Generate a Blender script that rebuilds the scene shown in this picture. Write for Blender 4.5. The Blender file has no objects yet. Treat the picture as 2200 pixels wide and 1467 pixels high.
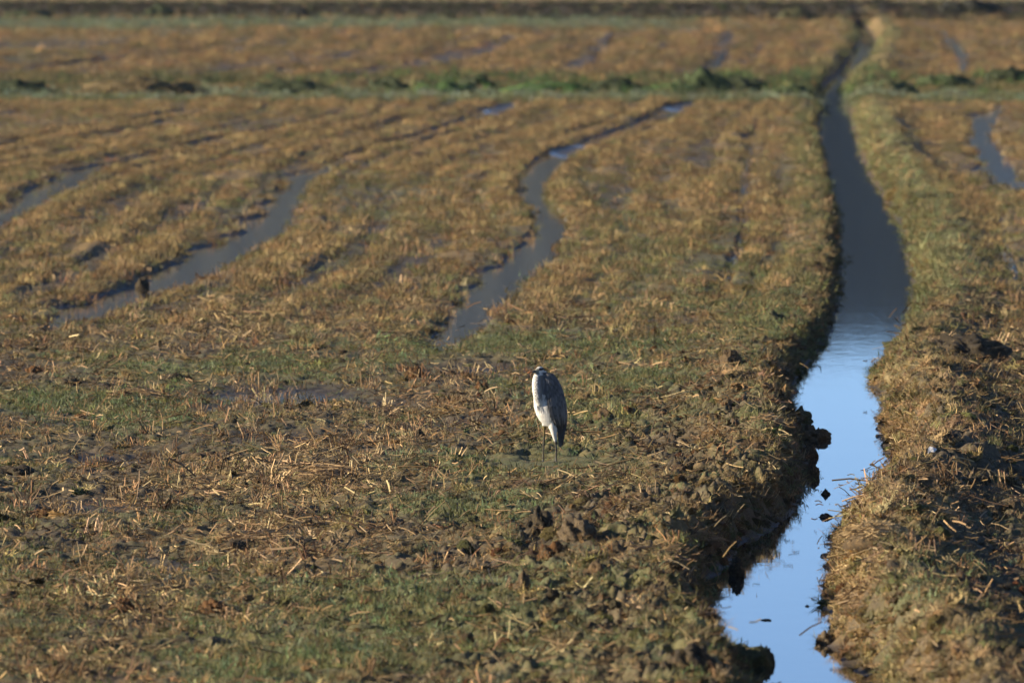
import bpy, math
import numpy as np
from mathutils import Vector, Matrix

S = bpy.context.scene
C = S.collection
rng = np.random.default_rng(11)
R = math.radians

# ------------------------------------------------------------------ camera
CAM_H = 4.9
SENSOR, LENS = 23.5, 300.0
K = SENSOR / LENS / 2200.0                 # tangent per photograph pixel
PITCH = math.atan((733.5 + 270.0) * K)
cam_d = bpy.data.cameras.new('camera')
cam_d.sensor_width = SENSOR; cam_d.lens = LENS
cam_d.clip_start = 1.0; cam_d.clip_end = 12000.0
cam_d.dof.use_dof = True; cam_d.dof.focus_distance = 107.0; cam_d.dof.aperture_fstop = 4.2
cam = bpy.data.objects.new('camera', cam_d); C.objects.link(cam)
cam.location = (0, 0, CAM_H); cam.rotation_euler = (R(90) - PITCH, 0, 0)
S.camera = cam

# ------------------------------------------------------------------ sky, sun, exposure
SUN_EL, SUN_BACK = R(18), R(-5)           # low morning sun from the left, a little behind the camera
wd = bpy.data.worlds.new('World'); S.world = wd; wd.use_nodes = True
nt = wd.node_tree; bg = nt.nodes['Background']
sky = nt.nodes.new('ShaderNodeTexSky'); sky.sky_type = 'NISHITA'; sky.sun_disc = False
sky.sun_elevation = SUN_EL; sky.sun_rotation = R(-90) + SUN_BACK
sky.air_density = 0.35; sky.dust_density = 0.0; sky.ozone_density = 2.6; sky.altitude = 0
nt.links.new(sky.outputs[0], bg.inputs[0]); bg.inputs[1].default_value = 0.092
sun_d = bpy.data.lights.new('sun', 'SUN'); sun_d.energy = 5.0; sun_d.angle = R(0.5); sun_d.color = (1.0, 0.85, 0.65)
sun = bpy.data.objects.new('sun', sun_d); C.objects.link(sun)
travel = Vector((math.cos(SUN_EL) * math.cos(SUN_BACK), -math.cos(SUN_EL) * math.sin(SUN_BACK), -math.sin(SUN_EL)))
sun.rotation_euler = travel.to_track_quat('-Z', 'Y').to_euler()
vs = S.view_settings; vs.view_transform = 'Standard'; vs.look = 'None'; vs.exposure = 1.06; vs.gamma = 1.0

cy = S.cycles; cy.use_adaptive_sampling = True; cy.adaptive_threshold = 0.025; cy.max_bounces = 5; cy.diffuse_bounces = 2; cy.glossy_bounces = 3; cy.transmission_bounces = 2; cy.volume_bounces = 0; cy.caustics_reflective = False; cy.caustics_refractive = False

# ------------------------------------------------------------------ helpers
def P(px, py, z=0.0):
    """photograph pixel -> the point of the plane at height z that it shows (x, distance)"""
    cx = (px - 1100.0) * K; cy = (733.5 - py) * K
    t = (z - CAM_H) / (-math.sin(PITCH) + cy * math.cos(PITCH))
    return cx * t, t * (math.cos(PITCH) + cy * math.sin(PITCH))

def smooth(a, b, v):
    t = np.clip((v - a) / (b - a), 0, 1); return t * t * (3 - 2 * t)

def _hash(ix, iy, seed):
    h = (ix.astype(np.int64) * 374761393 + iy.astype(np.int64) * 668265263 + seed * 1442695041) & 0xffffffff
    h = ((h ^ (h >> 13)) * 1274126177) & 0xffffffff
    h = ((h ^ (h >> 16)) * 2246822519) & 0xffffffff
    return (h ^ (h >> 15)) & 0xffffffff

def noise(x, y, seed=0):
    """gradient noise, about -1..1"""
    x = np.asarray(x, float); y = np.asarray(y, float)
    x0 = np.floor(x); y0 = np.floor(y); fx = x - x0; fy = y - y0
    u = fx * fx * fx * (fx * (fx * 6 - 15) + 10); v = fy * fy * fy * (fy * (fy * 6 - 15) + 10)
    def g(ix, iy, dx, dy):
        a = _hash(ix, iy, seed) * (2 * math.pi / 4294967296.0)
        return np.cos(a) * dx + np.sin(a) * dy
    a = g(x0, y0, fx, fy); b = g(x0 + 1, y0, fx - 1, fy); c = g(x0, y0 + 1, fx, fy - 1); d = g(x0 + 1, y0 + 1, fx - 1, fy - 1)
    return 1.5 * ((a * (1 - u) + b * u) * (1 - v) + (c * (1 - u) + d * u) * v)

def link(o, parent=None):
    C.objects.link(o)
    if parent is not None: o.parent = parent
    return o

def tag(o, label=None, cat=None, group=None, kind=None):
    if label: o['label'] = label
    if cat: o['category'] = cat
    if group: o['group'] = group
    if kind: o['kind'] = kind
    return o

def np_mesh(name, V, F, mat=None, attrs=None, smooth_shade=False):
    """V (n,3), F (m,4) or (m,3) int arrays"""
    V = np.asarray(V, np.float32); F = np.asarray(F, np.int32)
    me = bpy.data.meshes.new(name)
    n, m, k = len(V), len(F), F.shape[1]
    me.vertices.add(n); me.vertices.foreach_set('co', V.ravel())
    me.loops.add(m * k); me.loops.foreach_set('vertex_index', F.ravel())
    me.polygons.add(m); me.polygons.foreach_set('loop_start', np.arange(0, m * k, k, dtype=np.int32))
    if smooth_shade: me.polygons.foreach_set('use_smooth', np.ones(m, bool))
    me.update(calc_edges=True)
    for an, arr in (attrs or {}).items():
        arr = np.asarray(arr, np.float32)
        if arr.ndim == 1:
            at = me.attributes.new(an, 'FLOAT', 'POINT'); at.data.foreach_set('value', arr)
        else:
            at = me.attributes.new(an, 'FLOAT_COLOR', 'POINT'); at.data.foreach_set('color', arr.ravel())
    if mat: me.materials.append(mat)
    return me

class MB:
    """collects strips and solids into one mesh"""
    def __init__(s): s.V = []; s.F = []; s.sh = []; s.n = 0
    def add(s, V, F, shade=1.0):
        V = np.asarray(V, float); s.V.append(V); s.sh.append(np.full(len(V), shade))
        for f in F: s.F.append(tuple(i + s.n for i in f))
        s.n += len(V)
    def blade(s, base, direction, length, width, bend, side, shade=1.0, seg=3):
        base = np.array(base, float); d = np.array(direction, float); d /= np.linalg.norm(d); sd = np.array(side, float)
        V = []; p = base.copy()
        for i in range(seg + 1):
            t = i / seg; w = width * (1 - 0.85 * t ** 1.5) * 0.5
            V.append(p - sd * w); V.append(p + sd * w)
            d = d + np.array(bend) / seg; d /= np.linalg.norm(d); p = p + d * length / seg
        s.add(V, [(2*i, 2*i+1, 2*i+3, 2*i+2) for i in range(seg)], shade)
    def stalk(s, pts, r, shade=1.0, n=4):
        pts = [np.array(p, float) for p in pts]; V = []; F = []
        for i, p in enumerate(pts):
            t = pts[min(i + 1, len(pts) - 1)] - pts[max(i - 1, 0)]; t /= max(np.linalg.norm(t), 1e-9)
            a = np.cross(t, [0.31, 0.17, 0.93]); a /= max(np.linalg.norm(a), 1e-9); b = np.cross(t, a)
            rr = r[i] if hasattr(r, '__len__') else r
            for j in range(n):
                an = 2 * math.pi * j / n; V.append(p + (a * math.cos(an) + b * math.sin(an)) * rr)
        for i in range(len(pts) - 1):
            for j in range(n):
                F.append((i*n+j, i*n+(j+1) % n, (i+1)*n+(j+1) % n, (i+1)*n+j))
        F.append(tuple(range(n))[::-1]); F.append(tuple((len(pts)-1)*n + j for j in range(n)))
        s.add(V, F, shade)
    def mesh(s, name, mat, smooth_shade=False, attrs=None):
        me = bpy.data.meshes.new(name)
        V = np.concatenate(s.V)
        me.from_pydata([tuple(v) for v in V], [], s.F)
        at = me.attributes.new('shade', 'FLOAT', 'POINT'); at.data.foreach_set('value', np.concatenate(s.sh).astype(np.float32))
        if smooth_shade: me.polygons.foreach_set('use_smooth', np.ones(len(me.polygons), bool))
        me.materials.append(mat); me.update()
        return me
    def build(s, name, mat, parent=None, smooth_shade=False):
        return link(bpy.data.objects.new(name, s.mesh(name, mat, smooth_shade)), parent)

# ------------------------------------------------------------------ materials
class NT:
    def __init__(s, name):
        s.m = bpy.data.materials.new(name); s.m.use_nodes = True; s.t = s.m.node_tree
        s.b = s.t.nodes['Principled BSDF']; s.out = s.t.nodes['Material Output']
    def n(s, typ, **kw):
        nd = s.t.nodes.new(typ)
        for k, v in kw.items(): setattr(nd, k, v)
        return nd
    def l(s, a, b): s.t.links.new(a, b)
    def attr(s, name, typ='GEOMETRY'):
        return s.n('ShaderNodeAttribute', attribute_name=name, attribute_type=typ)
    def math(s, op, a, b=None, clamp=False):
        nd = s.n('ShaderNodeMath', operation=op, use_clamp=clamp)
        for i, v in enumerate((a, b)):
            if v is None: continue
            if isinstance(v, (int, float)): nd.inputs[i].default_value = v
            else: s.l(v, nd.inputs[i])
        return nd.outputs[0]
    def mix(s, f, a, b, blend='MIX'):
        nd = s.n('ShaderNodeMix', data_type='RGBA', blend_type=blend)
        for i, v in ((0, f), (6, a), (7, b)):
            if isinstance(v, (int, float)): nd.inputs[i].default_value = v
            elif isinstance(v, tuple): nd.inputs[i].default_value = (*v, 1)
            else: s.l(v, nd.inputs[i])
        return nd.outputs[2]
    def tex(s, scale, detail=4, rough=0.6, vec=None):
        nd = s.n('ShaderNodeTexNoise'); nd.inputs['Scale'].default_value = scale
        nd.inputs['Detail'].default_value = detail; nd.inputs['Roughness'].default_value = rough
        if vec is not None: s.l(vec, nd.inputs['Vector'])
        return nd.outputs[0]
    def ramp(s, f, a, b):
        nd = s.n('ShaderNodeMapRange'); nd.inputs[1].default_value = a; nd.inputs[2].default_value = b
        s.l(f, nd.inputs[0]); return nd.outputs[0]

MUD = (0.140, 0.108, 0.062); DARKMUD = (0.068, 0.054, 0.034); OLIVE = (0.150, 0.142, 0.052); GREEN = (0.115, 0.142, 0.058)
LITTER = (0.250, 0.165, 0.066); STRAWC = (0.47, 0.34, 0.17); RUST = (0.17, 0.080, 0.030)

def ground_material():
    q = NT('field_soil'); pos = q.n('ShaderNodeNewGeometry').outputs['Position']
    n1 = q.tex(9, 6, 0.65, pos); n2 = q.tex(38, 5, 0.7, pos); n3 = q.tex(2.2, 4, 0.6, pos)
    g = q.attr('green').outputs['Fac']; o = q.attr('litter').outputs['Fac']; w = q.attr('wet').outputs['Fac']
    col = q.mix(q.ramp(n2, 0.35, 0.7), DARKMUD, MUD)
    gm = q.math('MULTIPLY', q.ramp(q.math('ADD', q.math('MULTIPLY', n1, 0.8), q.math('MULTIPLY', g, 1.0)), 0.62, 0.95), 0.6)
    col = q.mix(gm, col, q.mix(q.ramp(n3, 0.4, 0.6), OLIVE, GREEN))
    om = q.ramp(q.math('ADD', q.math('MULTIPLY', n2, 0.8), q.math('MULTIPLY', o, 0.9)), 0.66, 0.98)
    col = q.mix(om, col, q.mix(q.ramp(n1, 0.35, 0.65), LITTER, (0.14, 0.105, 0.048)))
    col = q.mix(q.math('MULTIPLY', w, 0.85), col, (0.052, 0.040, 0.029))
    q.l(col, q.b.inputs['Base Color'])
    q.l(q.math('SUBTRACT', 0.95, q.math('MULTIPLY', w, 0.40)), q.b.inputs['Roughness'])
    q.b.inputs['Specular IOR Level'].default_value = 0.3
    bp = q.n('ShaderNodeBump'); bp.inputs['Strength'].default_value = 0.7; bp.inputs['Distance'].default_value = 0.012
    q.l(n2, bp.inputs['Height']); q.l(bp.outputs[0], q.b.inputs['Normal'])
    return q.m

def scatter_material(name, rough=0.8, trans=0.0, bump=0.0):
    q = NT(name)
    t = q.attr('tint', 'INSTANCER').outputs['Color']; sh = q.attr('shade').outputs['Fac']
    col = q.mix(1.0, t, sh, 'MULTIPLY')
    if bump:
        pos = q.n('ShaderNodeTexCoord').outputs['Object']; n = q.tex(14, 5, 0.7, pos)
        col = q.mix(q.ramp(n, 0.35, 0.65), q.mix(1.0, col, (0.45, 0.45, 0.42), 'MULTIPLY'), q.mix(1.0, col, (1.25, 1.2, 1.1), 'MULTIPLY'))
        bp = q.n('ShaderNodeBump'); bp.inputs['Strength'].default_value = bump; bp.inputs['Distance'].default_value = 0.1
        q.l(n, bp.inputs['Height']); q.l(bp.outputs[0], q.b.inputs['Normal'])
    q.l(col, q.b.inputs['Base Color']); q.b.inputs['Roughness'].default_value = rough
    q.b.inputs['Specular IOR Level'].default_value = 0.25
    if trans:
        tr = q.n('ShaderNodeBsdfTranslucent'); q.l(col, tr.inputs[0]); mx = q.n('ShaderNodeMixShader'); mx.inputs[0].default_value = trans
        q.l(q.b.outputs[0], mx.inputs[1]); q.l(tr.outputs[0], mx.inputs[2]); q.l(mx.outputs[0], q.out.inputs[0])
    return q.m

_mats = {}
def fibre_material(col, rough=0.8):
    """straw, roots, grass of one object: colour times each blade's own shade"""
    key = ('f', col, rough)
    if key not in _mats:
        q = NT('fibre'); sh = q.attr('shade').outputs['Fac']
        q.l(q.mix(1.0, col, sh, 'MULTIPLY'), q.b.inputs['Base Color']); q.b.inputs['Roughness'].default_value = rough
        q.b.inputs['Specular IOR Level'].default_value = 0.25
        _mats[key] = q.m
    return _mats[key]

def clod_material(a, b, rough=0.9):
    key = ('c', a, b)
    if key not in _mats:
        q = NT('clod_soil'); pos = q.n('ShaderNodeNewGeometry').outputs['Position']
        n = q.tex(16, 6, 0.7, pos); n2 = q.tex(60, 4, 0.7, pos)
        col = q.mix(q.ramp(n, 0.38, 0.62), a, b)
        col = q.mix(q.ramp(n2, 0.35, 0.7), q.mix(1.0, col, (0.5, 0.5, 0.5), 'MULTIPLY'), col)
        q.l(col, q.b.inputs['Base Color']); q.b.inputs['Roughness'].default_value = rough; q.b.inputs['Specular IOR Level'].default_value = 0.25
        bp = q.n('ShaderNodeBump'); bp.inputs['Strength'].default_value = 0.8; bp.inputs['Distance'].default_value = 0.015
        q.l(n2, bp.inputs['Height']); q.l(bp.outputs[0], q.b.inputs['Normal'])
        _mats[key] = q.m
    return _mats[key]

def water_material(name, base, strength, rough, ruffled=()):
    q = NT(name); pos = q.n('ShaderNodeNewGeometry').outputs['Position']
    mp = q.n('ShaderNodeMapping'); mp.inputs['Scale'].default_value = (1.0, 0.55, 1.0); q.l(pos, mp.inputs[0])
    a = q.tex(7, 3, 0.5, mp.outputs[0]); b = q.tex(0.8, 2, 0.5, mp.outputs[0])
    h = q.math('ADD', a, q.math('MULTIPLY', b, 2.0))
    bp = q.n('ShaderNodeBump'); bp.inputs['Strength'].default_value = strength; bp.inputs['Distance'].default_value = 0.004
    q.l(h, bp.inputs['Height']); q.l(bp.outputs[0], q.b.inputs['Normal'])
    q.b.inputs['Base Color'].default_value = (*base, 1); q.b.inputs['Roughness'].default_value = rough; q.b.inputs['IOR'].default_value = 1.33
    tot = None
    for (px, py, rx, rd) in ruffled:                          # spots where a breath of wind roughens the surface
        x, d = P(px, py, ZW); mp2 = q.n('ShaderNodeMapping'); mp2.vector_type = 'TEXTURE'
        mp2.inputs['Location'].default_value = (x, d, ZW); mp2.inputs['Scale'].default_value = (rx, rd, 1); q.l(pos, mp2.inputs[0])
        ln = q.n('ShaderNodeVectorMath', operation='LENGTH'); q.l(mp2.outputs[0], ln.inputs[0])
        v = q.ramp(ln.outputs['Value'], 1.0, 0.5); tot = v if tot is None else q.math('MAXIMUM', tot, v)
    if tot is not None: q.l(q.math('ADD', q.math('MULTIPLY', tot, 0.42), rough), q.b.inputs['Roughness'])
    return q.m

# ------------------------------------------------------------------ layout of the land
ZW, ZD = -0.034, -0.17                     # water level on the field and in the ditch

_dl = [(1467,1650,1840),(1440,1640,1812),(1400,1540,1772),(1370,1533,1752),(1330,1552,1765),(1290,1572,1745),(1250,1558,1750),(1215,1590,1756),(1175,1612,1753),
       (1140,1665,1772),(1100,1722,1822),(1060,1742,1886),(1020,1748,1906),(990,1742,1893),(960,1738,1884),(930,1742,1872),(900,1735,1868),(870,1706,1890),
       (845,1722,1868),(820,1716,1850),(770,1755,1880),(735,1778,1905),(700,1800,1925),(660,1808,1936),(620,1815,1942),(570,1816,1936),(520,1815,1930),(470,1810,1908),
       (420,1795,1880),(380,1784,1856),(350,1776,1840),(320,1768,1832),(280,1761,1822),(250,1768,1815),(225,1764,1806),(205,1762,1800),
       (185,1774,1800),(165,1800,1828),(150,1815,1847),(120,1832,1866),(95,1849,1876),(75,1845,1866),(55,1836,1850),(40,1836,1848)]
_D = sorted([(P(l, y, ZD), P(r, y, ZD)) for y, l, r in _dl], key=lambda a: a[0][1])
_dd = np.array([a[0][1] for a in _D]); _lx = np.array([a[0][0] for a in _D]); _rx = np.array([a[1][0] for a in _D])

def ditch(d):
    j1 = 0.045 * noise(d * 0.75, d * 0 + 3.3, 21) + 0.03 * noise(d * 2.6, d * 0 + 9.1, 22)
    j2 = 0.045 * noise(d * 0.6, d * 0 + 5.3, 23) + 0.03 * noise(d * 2.2, d * 0 + 1.1, 24)
    return np.interp(d, _dd, _lx) + j1 - 0.05 - 0.06 * smooth(104, 92, d) + 0.03 * smooth(180, 230, d), np.interp(d, _dd, _rx) + j2 + 0.06 + 0.04 * smooth(125, 140, d) - 0.04 * smooth(295, 310, d)

def furrow(pts):
    q = sorted([(P(x, y)[1], P(x, y)[0], w * K * P(x, y)[1] * 0.5) for x, y, w in pts])
    return np.array(q)
FURROWS = [  # px, py, visible width in px; last value: depth
    (furrow([(-90,520,90),(0,468,90),(100,412,85),(200,367,70),(330,335,45),(450,300,30),(560,280,18),(720,245,14)]), 0.13),
    (furrow([(120,705,20),(170,690,110),(240,655,120),(330,625,120),(410,590,120),(490,545,110),(570,500,85),(605,450,65),(645,400,70),(685,372,60),(760,335,50),(850,305,45),(950,280,40),(1010,262,40),(1085,236,60),(1100,222,12)]), 0.14),
    (furrow([(960,755,15),(985,730,75),(1005,700,80),(1060,640,100),(1110,590,100),(1150,560,85),(1195,510,60),(1190,470,62),(1152,430,66),(1160,390,66),(1190,350,62),(1230,325,66),(1300,295,40),(1380,268,32),(1440,245,45),(1475,225,45),(1485,216,10)]), 0.14),
    (furrow([(2150,232,30),(2118,250,45),(2112,290,48),(2130,330,50),(2170,380,52),(2215,410,50)]), 0.13),
    (furrow([(2150,470,10),(2155,520,14),(2190,600,18)]), 0.07),
    (furrow([(1625,260,20),(1618,300,24),(1605,360,24),(1598,420,26),(1615,480,26),(1590,560,24),(1560,610,20)]), 0.065),
    (furrow([(1312,74,20),(1300,92,26),(1278,118,34),(1235,148,34),(1190,172,26)]), 0.046),
    (furrow([(1570,72,16),(1558,100,24),(1548,125,30),(1530,152,30),(1518,168,20)]), 0.046),
    (furrow([(2030,70,18),(2062,102,24),(2076,130,26),(2070,160,20)]), 0.046),
    (furrow([(1110,80,30),(1020,115,60),(930,135,50),(800,158,50),(690,182,40)]), 0.042),
    (furrow([(780,112,30),(560,140,60),(420,160,60),(240,182,50)]), 0.048),
    (furrow([(420,232,16),(250,262,20),(100,292,20),(0,312,20)]), 0.085),
    (furrow([(560,100,30),(300,122,50),(60,150,60),(-60,165,60)]), 0.048),
    (furrow([(60,238,30),(0,246,40),(-80,254,40)]), 0.10),
]
def blobs(lst):
    out = []
    for px, py, rx, ry, a in lst:
        x, d = P(px, py); out.append((x, d, rx * K * d, (P(px, py - ry)[1] - P(px, py + ry)[1]) / 2, a))
    return out
def field_of(bl, x, d):
    z = np.zeros_like(x)
    for bx, bd, rx, rd, a in bl: z = np.maximum(z, a * np.exp(-(((x - bx) / rx) ** 2 + ((d - bd) / rd) ** 2)))
    return z
WETZ = blobs([(620,850,240,34,1.15),(430,880,130,22,0.95),(1030,795,150,14,0.95),(900,920,190,24,0.85),(620,945,200,20,0.8),(150,905,200,26,0.8),(220,985,220,25,0.9),(60,790,160,14,0.7),
              (200,1090,180,22,0.95),(330,1215,230,28,0.95),(100,1225,140,22,0.9),(760,1245,190,20,0.75),(330,1345,260,22,0.85),(880,1060,130,18,0.7),(230,1460,220,22,0.7),(870,620,60,20,0.8),
              (700,770,170,12,0.6),(1430,870,50,10,1.0),(1400,950,34,8,1.2),(820,870,140,18,0.8),(560,1075,90,14,0.7)])
STRAWZ = blobs([(640,1040,260,55,1.0),(560,1165,240,50,1.0),(330,1300,280,50,0.8),(620,1215,160,36,0.9),(1480,1165,120,36,1.1),(1890,1165,110,46,1.5),(2020,1105,80,24,1.1),(1860,1275,90,44,1.4),(1900,1010,70,40,0.9),
                (1450,1270,120,36,0.9),(1600,990,110,24,0.7),(1400,1060,180,34,0.8),(880,930,160,40,0.5),(500,700,120,34,0.5),(860,890,170,26,0.6),(280,850,150,16,0.5),(120,1420,200,40,0.6),(1360,1420,160,40,0.5),(1830,1215,70,60,1.2),(1800,1330,60,40,1.0),(1830,1410,70,36,0.8),(1930,930,60,60,0.8),(1850,1100,50,30,1.0)])
GREENZ = blobs([(130,868,230,22,1.2),(260,905,150,14,0.8),(900,1320,330,60,1.0),(700,1290,170,30,0.9),(720,1430,330,50,1.0),(1120,745,340,22,0.9),(1650,700,110,60,0.9),(1330,830,200,40,0.7),(1270,900,120,28,0.7),(1150,1010,200,30,0.7),
                (1000,1110,200,40,0.6),(500,800,260,24,0.7),(1960,470,60,70,1.1),(1960,640,60,60,1.0),(1930,780,60,24,1.0),(2000,1340,90,40,0.8),(1980,1290,60,26,0.8),(1640,620,90,90,0.7),(420,1120,160,20,0.5),(1250,440,140,90,0.4),
                (1420,560,180,90,0.55),(820,400,90,120,0.3),(640,790,260,18,0.6),(0,120,260,26,0.9),(300,75,400,22,0.8),(1420,1430,120,40,0.5)])
BUND = (P(0,214)[1], P(0,176)[1])          # the low grass bank across the field
HERON = P(1182, 994, 0.012)                # trodden flat spot under the heron
BANK0 = P(0, 44)[1]                        # foot of the far bank

def rows(x, d):
    """running number of the tractor rows, one unit from furrow to furrow"""
    r = np.zeros_like(x)
    for sel, ids in ((d < 298, (0, 1, 2)), (d >= 298, (12, 10, 9, 6, 7))):
        if not sel.any(): continue
        xs, dd_ = x[sel], d[sel]
        c = [np.interp(dd_, FURROWS[i][0][:, 0], FURROWS[i][0][:, 1]) for i in ids] + [ditch(dd_)[0]]
        c = [c[0] - 4.0] + c + [c[-1] + 4.0]; q = np.zeros_like(xs)
        for i in range(len(c) - 1): q += np.clip((xs - c[i]) / np.maximum(c[i + 1] - c[i], 0.3), 0, 1)
        r[sel] = q
    return r

def land(x, d):
    """height and surface kinds of the ground at (x, d)"""
    x = np.asarray(x, float); d = np.asarray(d, float)
    fine = smooth(0.085, 0.058, np.abs(x) / np.maximum(d, 60)) * smooth(66, 73, d) * smooth(475, 450, d)
    L, Rr = ditch(d)
    sl, sr = L - x, x - Rr
    near = smooth(150, 105, d)
    wet = field_of(WETZ, x, d); strawz = field_of(STRAWZ, x, d); greenz = field_of(GREENZ, x, d)
    mid = smooth(140, 160, d)
    spoil = (np.exp(-(np.maximum(sl, 0) / (0.55 + 1.3 * near)) ** 2) * (sl > 0) + (sr > 0) * (0.35 + 0.65 * np.exp(-(np.maximum(sr, 0) / 0.7) ** 2)))
    rough = np.clip(0.60 + 0.25 * near + 1.65 * spoil * (0.30 + 0.70 * near) - 0.35 * wet, 0.15, 2.5)
    # lumps
    n1 = noise(x / 0.42, d / 0.60, 1); n2 = noise(x / 0.20, d / 0.26, 2); n3 = noise(x / 0.085, d / 0.14, 3); n0 = noise(x / 1.7, d / 4.0, 4)
    n4 = noise(x / 0.045, d / 0.10, 5)
    coarse = 0.050 * (0.62 - 1.7 * np.abs(n1 + 0.25 * n3)) * (0.35 + 0.65 * rough)
    lumps = rough * coarse + np.minimum(rough, 1.05) * (0.036 * (np.abs(n2) * 1.4 - 0.35) + (0.022 * n3 + 0.009 * n4) * (1 - 0.55 * mid))
    z = 0.016 + 0.020 * n0 * (1 - 0.3 * mid) + lumps * (1 - 0.25 * mid)
    z = z - 0.052 * wet + 0.022 * (1 - wet) * smooth(150, 120, d) * 0.5
    flat = np.exp(-(((x - HERON[0]) / 0.55) ** 2 + ((d - HERON[1] + 0.7) / 1.7) ** 2) ** 2)
    z = z * (1 - 0.9 * flat) + 0.012 * 0.9 * flat
    m = (d > 128) & (d < 430) & (sl > 0.5) & (np.abs(x) < 0.07 * d)
    ridge = np.zeros_like(x)
    if m.any():
        rw = rows(x[m], d[m]); rn = noise(rw * 9.0, d[m] / 30, 46); e = smooth(128, 155, d[m]) * smooth(430, 400, d[m])
        ridge[m] = rn * e
        z[m] += e * (0.080 * np.maximum(rn, -0.28) + 0.030 * np.maximum(noise(rw * 4.0, d[m] / 45, 47), -0.2))
    # wheel ruts and furrows
    rut = np.zeros_like(x); ragged = 0.28 * noise(x / 0.3, d / 1.4, 33) + 0.16 * noise(x / 0.10, d / 0.5, 34)
    for q, depth in FURROWS:
        m = (d > q[0, 0] - 2) & (d < q[-1, 0] + 3)
        if not m.any(): continue
        xm, dm = x[m], d[m]
        c = np.interp(dm, q[:, 0], q[:, 1]); w = 0.62 * np.interp(dm, q[:, 0], q[:, 2])
        e = smooth(q[0, 0] - 2, q[0, 0] + 2, dm) * smooth(q[-1, 0] + 3, q[-1, 0] - 3, dm)
        c = c + 0.10 * noise(dm * 0.35, dm * 0 + depth * 50, 31) * w / 0.2
        dx_ = xm - c; dx_ = np.where(dx_ < 0, dx_ * (0.62 + 0.3 * noise(dm / 5, dm * 0 + depth * 90, 35)), dx_)
        w = w * (1 + 0.2 * noise(dm / 4.5, dm * 0 + depth * 70, 36))
        sm_ = (np.abs(dx_) / np.maximum(w, 0.03) + ragged[m]) / (1 + 0.6 * smooth(290, 330, dm))
        f = e * smooth(2.2, 0.70, sm_); rut[m] = np.maximum(rut[m], e * smooth(1.35, 0.8, sm_))
        z[m] = z[m] * (1 - 0.6 * f) - depth * (0.90 + 0.25 * noise(dm / 5.5, dm * 0 + depth * 40, 37)) * f
    # soil thrown up along the ditch, and the ditch itself
    hl = 0.055 + 0.025 * near + 0.03 * noise(d / 1.7, d * 0, 41); hr = 0.14 + 0.05 * near + 0.03 * noise(d / 1.5, d * 0, 42)
    z = z + np.where(sl > 0, hl * np.exp(-((sl - 0.35) / (0.45 + 0.35 * near)) ** 2), 0)
    z = z + np.where(sr > 0, hr * np.exp(-((sr - 0.55) / 0.40) ** 2), 0) - np.where(sr > 0, 0.02 * smooth(0.9, 1.4, sr), 0)
    wl = 0.34 + 0.10 * noise(d / 1.1, d * 0, 43); wr = 0.46 + 0.12 * noise(d / 1.3, d * 0, 44)
    cut = (sl < 2) & (sr < 2) & (d < BANK0 + 1)
    tl = smooth(-0.02, 1, sl / wl); tr = smooth(-0.02, 1, sr / wr)
    edge = 0.035 * noise(x / 0.16, d / 0.35, 45)
    tl = np.where(sl > -0.1, tl, 0); tr = np.where(sr > -0.1, tr, 0)
    t = np.where(sl > sr, tl, tr)
    inside = smooth(0.0, 0.10, -np.maximum(sl, sr))
    zd = ZD - 0.004 + np.where(np.maximum(sl, sr) > -0.08, edge, 0) * (t > 0) - 0.16 * inside
    z = np.where(cut, zd * (1 - t) + z * t + 4 * t * (1 - t) * (0.030 * n2 + 0.022 * n3), z)
    # grass bank across the field
    b0, b1 = BUND
    nb = noise(x / 1.4, d / 5, 51); bp = smooth(b0 + 2, b0 + 9, d) * smooth(b1 + 4, b1 - 3, d)
    gap = smooth(0.15, 0.7, np.maximum(sl, sr))
    z = z + (0.11 + 0.05 * nb) * bp * gap
    strip = smooth(b0 - 8, b0 - 1, d) * smooth(b1 + 5, b1, d)
    # far bank and the land behind it
    bf = smooth(BANK0, BANK0 + 6, d) * smooth(BANK0 + 26, BANK0 + 12, d)
    z = z + (0.38 + 0.05 * noise(x / 2.5, d / 6, 52)) * bf
    strip2 = smooth(BANK0 - 34, BANK0 - 14, d) * smooth(BANK0 + 4, BANK0, d) * smooth(0.022, 0.005, (x + 0.0) / d - 0.006 * noise(x / 9, d / 30, 53))
    beyond = smooth(BANK0 + 14, BANK0 + 30, d)
    z = np.where(fine > 0.999, z, z * fine + (0.05 + 0.27 * bf + 0.11 * bp * gap) * (1 - fine))
    green = 0.30 + 0.35 * noise(x / 0.9, d / 5, 61) + 0.18 * noise(x / 0.3, d / 0.8, 62) + 0.75 * greenz - 0.25 * wet * 0 + 0.3 * spoil * mid
    front = smooth(b0 - 5, b0 - 1, d + 2 * noise(x / 2.5, d * 0, 54)) * smooth(b0 + 7, b0 + 3, d)
    green = green + 0.9 * front + 0.8 * strip + 0.9 * strip2 - 0.25 * smooth(200, 240, d) - 0.12 * (sr > 0) * near - 0.5 * beyond
    litter = 0.25 * (1 - mid) + 0.55 * mid + 0.25 * noise(x / 0.7, d / 7, 63) + 0.15 * noise(x / 0.25, d / 0.5, 64) - 0.4 * greenz + 0.25 * smooth(190, 260, d) - 0.8 * front - 0.5 * strip - 0.7 * strip2 - 0.9 * bf + 0.3 * strawz + 0.4 * beyond + 0.55 * ridge
    lev = np.where(np.maximum(sl, sr) < 0.45, ZD, ZW)
    moist = 1 - smooth(0.004, 0.05, z - lev); moist = np.maximum(moist, 0.55 * np.clip(wet, 0, 1) * smooth(0.05, 0.0, z)) * smooth(480, 440, d)
    moist = np.maximum(moist, 0.8 * rut)
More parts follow.
